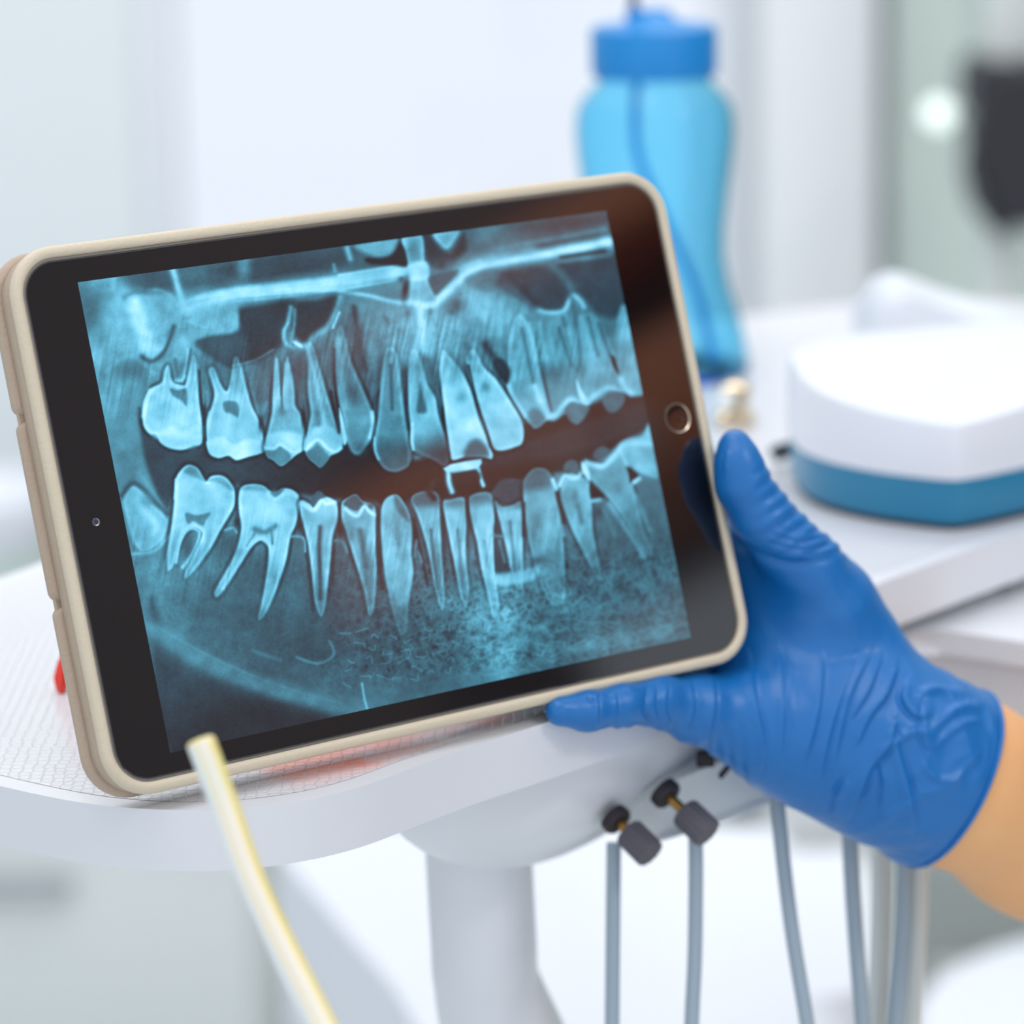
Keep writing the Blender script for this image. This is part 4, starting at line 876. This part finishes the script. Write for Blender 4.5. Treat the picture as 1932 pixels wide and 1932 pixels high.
# ---------------------------------------------------------------- suction tube in front
stp = [at(380, 1402, .770), at(424, 1520, .768), at(471, 1653, .765), at(530, 1780, .762), at(593, 1905, .758), at(660, 2040, .752), at(740, 2200, .745)]
tu = empty('suction_tube', stp[-1]); tag(tu, 'thin white and yellow plastic suction tube standing in front of the tablet', 'suction tube')
path = smooth_path(stp, 8); bm = bmesh.new(); lay = bm.verts.layers.float.new('stripe'); rings = []
nn = 28; side = CR
for i, p in enumerate(path):
    t = (path[min(i+1, len(path)-1)]-path[max(i-1, 0)]).normalized(); s_ = (side-t*side.dot(t)).normalized(); f_ = t.cross(s_)
    if f_.dot(CF) > 0: f_ = -f_
    for rr_, store in ((.0033, 0),):
        ring = []
        for k in range(nn):
            a = 2*math.pi*k/nn; v = bm.verts.new(p+(s_*math.cos(a)+f_*math.sin(a))*rr_)
            v[lay] = a/(2*math.pi); ring.append(v)
        rings.append(ring)
for a, b in zip(rings, rings[1:]):
    for k in range(nn): bm.faces.new((a[k], a[(k+1) % nn], b[(k+1) % nn], b[k]))
# rounded open lip and the bore
t0 = (path[0]-path[1]).normalized(); lip = []
for rr_, hh in ((.0031, .0006), (.0026, .0009), (.0022, .0005), (.0021, -.004), (.0021, -.012)):
    ring = []
    for k in range(nn):
        d_ = (rings[0][k].co-path[0]).normalized(); v = bm.verts.new(path[0]+d_*rr_+t0*hh); v[lay] = .999; ring.append(v)
    lip.append(ring)
prev = rings[0]
for ring in lip:
    for k in range(nn): bm.faces.new((prev[k], ring[k], ring[(k+1) % nn], prev[(k+1) % nn]))
    prev = ring
m = bpy.data.materials.new('suction_plastic'); m.use_nodes = True; nt = m.node_tree; b = nt.nodes['Principled BSDF']
b.inputs['Roughness'].default_value = .3; b.inputs['Subsurface Weight'].default_value = .35; b.inputs['Subsurface Scale'].default_value = .003
an = nt.nodes.new('ShaderNodeAttribute'); an.attribute_name = 'stripe'; rp_ = nt.nodes.new('ShaderNodeValToRGB'); cr_ = rp_.color_ramp
Y1_, W1_, Be = srgb(246, 228, 150), srgb(240, 246, 252), srgb(240, 234, 220)
cr_.elements[0].position = 0; cr_.elements[0].color = Y1_; cr_.elements[1].position = 1; cr_.elements[1].color = Y1_
for pos, c_ in ((.13, Y1_), (.19, Be), (.29, Be), (.315, srgb(244, 226, 150)), (.34, W1_), (.44, W1_), (.47, Y1_)):
    e = cr_.elements.new(pos); e.color = c_
nt.links.new(an.outputs['Fac'], rp_.inputs[0]); nt.links.new(rp_.outputs[0], b.inputs['Base Color'])
from_bm('tube', bm, m, tu, sharp=0)
# handle and hose below the frame, down to the floor
e0 = stp[-1]; dr = (stp[-1]-stp[-2]).normalized()
bm = lathe([(.0035, -.006), (.006, 0), (.0085, .01), (.0085, .075), (.006, .085)], 28, dr, e0); from_bm('handle', bm, M['white_plastic'], tu)
e1 = e0+dr*.085
bm = tube(smooth_path([e1, e1+dr*.05, e1+dr*.06+Vector((0, .01, -.1)), Vector((e1.x+.0, e1.y+.02, .45)), Vector((e1.x-.05, e1.y-.02, .08)), Vector((e1.x-.2, e1.y-.1, .008)), Vector((e1.x-.5, e1.y-.2, .008))], 8), .006, 16); from_bm('hose', bm, M['hose_white'], tu)
# ---------------------------------------------------------------- gloved hand and forearm
def c3(px, py, d): return np.array([(px-966)*d/F_PX, (966-py)*d/F_PX, d], np.float64)
def px_r(r, d=.985): return r*d/F_PX
def cone(P, a, b, ra, rb, ws=1.0):
    s = np.array([1, 1, ws]); a = a*s; b = b*s; ab = b-a; L2 = (ab*ab).sum()+1e-12
    q0 = P[0]-a[0]; q1 = P[1]-a[1]; q2 = P[2]*ws-a[2]
    t = np.clip((q0*ab[0]+q1*ab[1]+q2*ab[2])/L2, 0, 1)
    d = np.sqrt((q0-t*ab[0])**2+(q1-t*ab[1])**2+(q2-t*ab[2])**2)-(ra+(rb-ra)*t)
    return d/max(1., ws**.5) if ws > 1 else d
def smin(a, b, k):
    h = np.clip(.5+.5*(b-a)/k, 0, 1); return b+(a-b)*h-k*h*(1-h)
def chain(P, pts, k, ws=1.0):
    d = None
    for (x0, y0, d0, r0), (x1, y1, d1, r1) in zip(pts, pts[1:]):
        e = cone(P, c3(x0, y0, d0), c3(x1, y1, d1), px_r(r0, d0), px_r(r1, d1), ws)
        d = e if d is None else smin(d, e, k)
    return d
def chain3(P, pts, k):
    d = None
    for (a, r0), (b, r1) in zip(pts, pts[1:]):
        e = cone(P, a, b, r0, r1); d = e if d is None else smin(d, e, k)
    return d
def tab(x, y, z):                                # tablet space -> camera space (x right, y up, depth)
    v = TR @ np.array([x, y, z]) + TT; return np.array([v[0], v[1], -v[2]])
def surface_nets(Fv, org, h):
    nx, ny, nz = Fv.shape; S = Fv < 0
    c = [Fv[i:nx-1+i, j:ny-1+j, k:nz-1+k] for i in (0, 1) for j in (0, 1) for k in (0, 1)]
    sc = sum((x < 0).astype(np.int8) for x in c); act = (sc > 0) & (sc < 8)
    ii = np.argwhere(act); vid = np.full(act.shape, -1, np.int64); vid[act] = np.arange(len(ii))
    V = np.stack([x[act] for x in c], 1); off = np.array([(i, j, k) for i in (0, 1) for j in (0, 1) for k in (0, 1)], float)
    acc = np.zeros((len(ii), 3)); cnt = np.zeros(len(ii))
    for a in range(8):
        for b in range(a+1, 8):
            if np.abs(off[a]-off[b]).sum() != 1: continue
            va, vb = V[:, a], V[:, b]; mm = (va < 0) != (vb < 0); t = np.where(mm, va/np.where(mm, va-vb, 1), 0)
            acc += np.where(mm[:, None], off[a]+(off[b]-off[a])*t[:, None], 0); cnt += mm
    verts = (ii+acc/cnt[:, None])*h+org; faces = []
    for ax in range(3):
        o1, o2 = [a for a in range(3) if a != ax]
        sl0 = [slice(None)]*3; sl1 = [slice(None)]*3
        sl0[ax] = slice(0, -1); sl1[ax] = slice(1, None)
        s0, s1 = S[tuple(sl0)], S[tuple(sl1)]; ch = np.argwhere(s0 != s1)
        ok = (ch[:, o1] > 0) & (ch[:, o2] > 0) & (ch[:, o1] < Fv.shape[o1]-1) & (ch[:, o2] < Fv.shape[o2]-1); ch = ch[ok]
        fl = s0[tuple(ch.T)]
        def g(d1, d2):
            z = ch.copy(); z[:, o1] += d1; z[:, o2] += d2; return vid[tuple(z.T)]
        q = np.stack([g(-1, -1), g(0, -1), g(0, 0), g(-1, 0)], 1)
        flip = fl if ax != 1 else ~fl
        q[~flip] = q[~flip][:, ::-1]; faces.append(q)
    return verts, np.concatenate(faces)

# cuff: centre, axis
CC = c3(1788, 1470, 1.008); CA = np.array([.90, -.43, .36]); CA /= np.linalg.norm(CA)
def glove_sdf(P):
    thumb = chain(P, [(1386,838,.975,29),(1392,872,.975,41),(1402,915,.976,48),(1436,972,.979,54),(1478,1022,.983,58),(1524,1072,.988,66),(1560,1140,.993,84)], .004)
    palm = chain(P, [(1560,1130,.998,78),(1590,1240,1.000,98),(1592,1340,1.000,128),(1648,1404,.998,140)], .012, 1.25)
    palm = smin(palm, chain(P, [(1452,1120,1.008,76),(1500,1230,1.004,100),(1530,1330,.998,120)], .012, 1.2), .014)
    palm = smin(palm, chain(P, [(1390,1352,.984,68),(1452,1372,.986,86),(1530,1392,.992,104),(1648,1410,.998,138)], .012, 1.15), .012)
    palm = smin(palm, chain(P, [(1398,1028,.999,50),(1450,1110,1.003,68)], .01), .012)
    palm = smin(palm, chain(P, [(1420,1130,1.010,62),(1400,1250,1.008,66),(1420,1340,1.0,70)], .01), .012)
    cuff = chain(P, [(1640,1400,.998,140),(1715,1436,1.000,148),(1800,1476,1.010,166),(1880,1514,1.02,176)], .01, 1.2)
    d = smin(palm, cuff, .010); d = smin(d, thumb, .007)
    pinky = chain(P, [(1056,1342,.944,29),(1108,1342,.948,36),(1172,1331,.955,38),(1240,1322,.966,48),(1310,1336,.976,64),(1390,1350,.985,76)], .003)
    d = smin(d, pinky, .005)
    for p_, rr in ((((.118, -.040), (.095, -.032), (.062, -.018), (.026, -.008)), .0082), (((.118, -.052), (.095, -.047), (.060, -.039), (.012, -.032)), .0086), (((.116, -.064), (.095, -.063), (.060, -.060), (.020, -.056)), .0080)):
        fg = chain3(P, [(tab(*p_[0], -.022), .0105), (tab(*p_[1], -.0250), .0092), (tab(*p_[2], -.0235), rr), (tab(*p_[3], -.0215), rr*.86)], .003)
        d = smin(d, fg, .004)
    return d
hstep = .0008
lo3 = np.array([c3(1005, 1660, .93)[0], c3(1005, 1660, .93)[1]-.004, .922]); hi3 = np.array([c3(1925, 780, 1.03)[0], c3(1385, 780, .975)[1]+.003, 1.062])
gx, gy, gz = [np.arange(lo3[i], hi3[i], hstep) for i in range(3)]
lo3[0] = min(lo3[0], tab(.0, 0, -.024)[0]-.004); gx = np.arange(lo3[0], hi3[0], hstep)
def band_eval(sdf, gx, gy, gz, h, step=3):       # coarse pass, then only a band of fine voxels
    cxs = [np.arange(g[0], g[-1]+h*step, h*step) for g in (gx, gy, gz)]
    Cd = sdf([cxs[0][:, None, None], cxs[1][None, :, None], cxs[2][None, None, :]])
    ix = [np.minimum((np.arange(len(g))+step//2)//step, len(c)-1) for g, c in zip((gx, gy, gz), cxs)]
    Fd = Cd[np.ix_(*ix)].astype(np.float32)
    sel = np.nonzero(np.abs(Fd) < h*step*2.2)
    Fd[sel] = sdf([gx[sel[0]], gy[sel[1]], gz[sel[2]]])
    return Fd
def glove_cut(P):
    return np.maximum(glove_sdf(P), (P[0]-CC[0])*CA[0]+(P[1]-CC[1])*CA[1]+(P[2]-CC[2])*CA[2])
FD = band_eval(glove_cut, gx, gy, gz, hstep)
gv, gf = surface_nets(FD.astype(np.float32), lo3, hstep)
def vnormals(v, f):
    n = np.cross(v[f[:, 2]]-v[f[:, 0]], v[f[:, 3]]-v[f[:, 1]]); vn = np.zeros_like(v)
    for k in range(4): np.add.at(vn, f[:, k], n)
    return vn/(np.linalg.norm(vn, axis=1)[:, None]+1e-12)
def subdivide(v, f):
    n = len(v); e = np.sort(np.concatenate([f[:, [0, 1]], f[:, [1, 2]], f[:, [2, 3]], f[:, [3, 0]]]), 1)
    ue, inv = np.unique(e, axis=0, return_inverse=True); inv = inv.reshape(4, -1)
    ec = v[ue].mean(1); fc = v[f].mean(1); m_ = n+inv; c_ = n+len(ue)+np.arange(len(f))
    nf = np.concatenate([np.stack([f[:, k], m_[k], c_, m_[k-1]], 1) for k in range(4)])
    return np.concatenate([v, ec, fc]), nf
def relax(v, f, it):
    e = np.concatenate([f[:, [0, 1]], f[:, [1, 2]], f[:, [2, 3]], f[:, [3, 0]]]); cnt = np.bincount(e.ravel(), minlength=len(v))
    for _ in range(it):
        s_ = np.zeros_like(v)
        for a in range(3): s_[:, a] = np.bincount(e[:, 0], v[e[:, 1], a], len(v))+np.bincount(e[:, 1], v[e[:, 0], a], len(v))
        v = .4*v+.6*s_/cnt[:, None]
    return v
gv = relax(gv, gf, 2); gv, gf = subdivide(gv, gf); gv = relax(gv, gf, 3)
gn = vnormals(gv, gf)
if (gn*(gv-gv.mean(0))).sum() < 0: gf = gf[:, ::-1].copy(); gn = -gn
# folds of the thin glove
gpx = 966+F_PX*gv[:, 0]/gv[:, 2]; gpy = 966-F_PX*gv[:, 1]/gv[:, 2]
face_cam = np.clip(-gn[:, 2]*1.6+.25, 0, 1)
disp = np.zeros(len(gv)); du = .00012
def fold(pts, w, a, side=0.0):                  # a tuck: steep on one side, sloping on the other, dying out at its ends
    Pl = crom(pts, False, 4); k = np.nonzero((gpx > Pl[:, 0].min()-50) & (gpx < Pl[:, 0].max()+50) & (gpy > Pl[:, 1].min()-50) & (gpy < Pl[:, 1].max()+50))[0]
    x, y = gpx[k], gpy[k]; best = np.full(len(k), 1e18); tt = np.zeros(len(k)); sg = np.zeros(len(k)); n = len(Pl)-1
    for i in range(n):
        p, q = Pl[i], Pl[i+1]; ex, ey = q-p; t = np.clip(((x-p[0])*ex+(y-p[1])*ey)/(ex*ex+ey*ey+1e-9), 0, 1)
        dx, dy = x-p[0]-t*ex, y-p[1]-t*ey; d2 = dx*dx+dy*dy; m_ = d2 < best
        best = np.where(m_, d2, best); tt = np.where(m_, (i+t)/n, tt); sg = np.where(m_, np.sign(ex*dy-ey*dx), sg)
    d = np.sqrt(best); tap = np.sin(np.pi*np.clip(tt*.94+.03, 0, 1))**.7*(.7+.6*_vn(tt*5+pts[0][0]*.1, tt*0+pts[0][1]*.1, 7))
    wl = w*.55; wr_ = w*1.9
    ww_ = np.where(sg*(1 if side >= 0 else -1) > 0, wl, wr_) if side else np.full(len(k), w)
    disp[k] += a*tap*np.exp(-(d/ww_)**2)*face_cam[k]
    if side: disp[k] -= a*.55*tap*np.exp(-((d-w*1.0)/(w*.6))**2)*(ww_ == wl)*face_cam[k]
A = .00075
for pts, w, a, s_ in (
    ([(1412,1232),(1426,1330),(1440,1400),(1432,1458)], 7, A, -11), ([(1472,1225),(1478,1340),(1470,1462)], 7, A*.9, -11), ([(1488,1240),(1490,1340),(1480,1440)], 6, A*.5, 0),
    ([(1552,1232),(1545,1330),(1522,1420),(1500,1462)], 8, A*.9, -11), ([(1612,1238),(1580,1330),(1556,1420),(1545,1492)], 8, A, -12), ([(1642,1232),(1608,1300),(1590,1360),(1572,1450)], 7, A, -11),
    ([(1662,1240),(1640,1300),(1606,1356)], 6, A*.9, -9), ([(1345,1284),(1347,1340),(1330,1402)], 6, A*1.1, -10), ([(1222,1296),(1219,1340),(1228,1368)], 4, -A*1.3, 0), ([(1236,1300),(1234,1340),(1246,1372)], 4, A*.6, -6), ([(1258,1296),(1256,1340),(1268,1378)], 5, A*.6, -7), ([(1302,1286),(1308,1340),(1290,1386)], 5, A*.8, -8), ([(1160,1308),(1163,1340),(1156,1368)], 4, A*.5, -6), ([(1126,1306),(1128,1340),(1124,1368)], 4, A*.7, -7), ([(1108,1312),(1118,1322),(1130,1318)], 4, -A, 0),
    ([(1440,1052),(1500,1066),(1560,1052)], 9, -A*1.1, 0), ([(1376,1008),(1410,1036),(1450,1056),(1490,1064)], 10, -A*1.1, 0), ([(1450,1014),(1506,1030),(1566,1020)], 5, A*.8, 0), ([(1456,1000),(1508,1014),(1556,1006)], 5, A*.7, 0), ([(1450,1030),(1510,1044),(1572,1036)], 5, A*.8, 0), ([(1476,1046),(1520,1052),(1575,1046)], 5, A*.6, 0),
    ([(1372,850),(1366,890)], 5, A*.5, 8), ([(1500,1130),(1560,1180),(1600,1260)], 26, -A*.5, 0),
    # cuff
    ([(1690,1262),(1672,1310),(1640,1352),(1618,1400)], 8, A*1.6, -13), ([(1712,1284),(1704,1318),(1722,1346),(1744,1352)], 8, A*1.5, 12), ([(1744,1330),(1742,1390),(1760,1420)], 7, A*1.2, 11), ([(1768,1390),(1724,1380),(1690,1400),(1656,1420)], 8, A*1.4, 0), ([(1690,1360),(1672,1410),(1640,1450),(1616,1500)], 9, A*1.6, -13),
    ([(1682,1372),(1700,1440),(1716,1500),(1720,1566)], 9, A*1.7, -14), ([(1660,1440),(1668,1480),(1662,1530)], 7, A*1.2, 11), ([(1600,1470),(1580,1500),(1575,1540)], 8, A*1.4, 12), ([(1648,1452),(1620,1500),(1600,1540)], 8, A*1.2, -12), ([(1740,1440),(1770,1470),(1800,1470)], 7, A*1.2, 0), ([(1756,1380),(1800,1340),(1850,1330)], 9, A*1.2, 0), ([(1766,1410),(1806,1370),(1850,1360)], 7, A*.9, 0), ([(1790,1490),(1812,1460),(1846,1420)], 8, A*.9, 0), ([(1640,1560),(1690,1530),(1740,1500)], 9, A*1.1, 0), ([(1730,1310),(1770,1300),(1820,1314)], 8, A*1.2, 0), ([(1560,1250),(1600,1240),(1650,1228)], 12, -A*.6, 0)):
    fold(pts, w, a, s_)
# crumple of the loose cuff, small puckers along the thumb and finger
def n3(v, s, sd):
    return (_vn(v[:, 0]/s+v[:, 2]/s*.7, v[:, 1]/s-v[:, 2]/s*.6, sd)-.5)+(_vn(v[:, 1]/s*.8+3, v[:, 2]/s+v[:, 0]/s*.5, sd+9)-.5)
al = (gv-CC) @ CA; loose = np.clip((al+.034)/.018, 0, 1)*np.clip(-al/.004, 0, 1)
disp += loose*(.0022*(.30-np.abs(n3(gv*np.array([1, .62, 1]), .0105, 3)))+.0008*(.3-np.abs(n3(gv*np.array([.7, 1, 1]), .0048, 8))))
disp += .00010*n3(gv, .003, 12)
tl = np.clip((1060-gpy)/20, 0, 1)*np.clip((gpx-1415)/30, 0, 1)*np.clip((gpy-860)/30, 0, 1); disp += tl*.00022*np.sin((gpx*.55+gpy*.83)/4.2)
pk_ = np.clip((gpy-1366)/8, 0, 1)*np.clip((gpx-1130)/20, 0, 1)*np.clip((1480-gpx)/60, 0, 1); disp += pk_*.0002*np.sin(gpx/4.6+np.sin(gpx/31)*2)
gv = gv+gn*disp[:, None]
def cam_mesh(name, v, f):
    B = np.array([tuple(CR), tuple(CU), tuple(CF)]); w = v @ B + np.array(tuple(CAM))
    me = bpy.data.meshes.new(name); me.vertices.add(len(w)); me.vertices.foreach_set('co', w.astype(np.float32).ravel())
    f = f.astype(np.int32); me.loops.add(f.size); me.loops.foreach_set('vertex_index', f.ravel()); me.polygons.add(len(f)); me.polygons.foreach_set('loop_start', np.arange(0, f.size, 4, dtype=np.int32))
    me.update(); me.validate(); return me
mat('nitrile_blue', srgb(14, 104, 176), .36, bump=(1500, .12), var=(120, srgb(20, 110, 182)), spec=.5)
mat('skin', srgb(240, 182, 126), .5, bump=(700, .18), var=(45, srgb(232, 168, 112)))
Cw = lambda v: CAM + CR*v[0] + CU*v[1] + CF*v[2]
pe = empty('person', Cw(c3(1900, 1540, 1.03))); tag(pe, 'right forearm and hand in a blue glove holding the tablet by its corner', 'person')
# forearm skin, running on inside the cuff
def arm_sdf(P):
    return chain(P, [(1640,1404,1.0,112),(1730,1440,1.004,134),(1806,1472,1.010,150),(1960,1552,1.034,166),(2250,1716,1.09,200),(2600,1905,1.15,228)], .01, 1.12)
la = np.array([c3(1600, 0, 1.0)[0], c3(0, 2160, 1.15)[1], .94]); ha = np.array([c3(2860, 0, 1.15)[0], c3(0, 1240, 1.0)[1], 1.21]); hs_ = .0026
ga = [np.arange(la[i], ha[i], hs_) for i in range(3)]
FA = band_eval(arm_sdf, ga[0], ga[1], ga[2], hs_)
av, af = surface_nets(FA.astype(np.float32), la, hs_); an_ = vnormals(av, af)
if (an_*(av-av.mean(0))).sum() < 0: af = af[:, ::-1].copy()
ao = link('forearm', cam_mesh('forearm', av, af), M['skin'], pe); md = ao.modifiers.new('smooth', 'SUBSURF'); md.levels = 1; md.render_levels = 1
go = link('glove', cam_mesh('glove', gv, gf), M['nitrile_blue'], pe); go['label'] = 'blue nitrile glove with a wrinkled cuff'
# rolled bead along the cuff edge
kk = np.nonzero(np.abs((gv-CC) @ CA) < .0016)[0]; rimv = gv[kk]; e1_ = np.cross(CA, [0, 0, 1.]); e1_ /= np.linalg.norm(e1_); e2_ = np.cross(CA, e1_)
an2 = np.arctan2((rimv-CC) @ e2_, (rimv-CC) @ e1_); rd2 = np.hypot((rimv-CC) @ e2_, (rimv-CC) @ e1_); bead = []
for k in range(72):
    a = -math.pi+2*math.pi*(k+.5)/72; mm = np.abs((an2-a+math.pi) % (2*math.pi)-math.pi) < .08
    bead.append(rd2[mm].max() if mm.any() else np.nan)
bead = np.array(bead); bead = np.where(np.isnan(bead), np.nanmean(bead), bead); bead = np.convolve(np.concatenate([bead[-2:], bead, bead[:2]]), np.ones(5)/5, 'valid')
lp = [Cw(CC+(e1_*math.cos(-math.pi+2*math.pi*(k+.5)/72)+e2_*math.sin(-math.pi+2*math.pi*(k+.5)/72))*(bead[k]-.0003)) for k in range(72)]
bm = bmesh.new(); rgs = []
for i, p in enumerate(lp):
    t = (lp[(i+1) % 72]-lp[i-1]).normalized(); axw = (Cw(CC+CA)-Cw(CC)).normalized(); s_ = t.cross(axw).normalized()
    rgs.append([bm.verts.new(p+(axw*math.cos(2*math.pi*k/10)+s_*math.sin(2*math.pi*k/10))*.0007) for k in range(10)])
for i in range(72):
    for k in range(10): bm.faces.new((rgs[i][k], rgs[i][(k+1) % 10], rgs[(i+1) % 72][(k+1) % 10], rgs[(i+1) % 72][k]))
from_bm('cuff_bead', bm, M['nitrile_blue'], go, sharp=0)
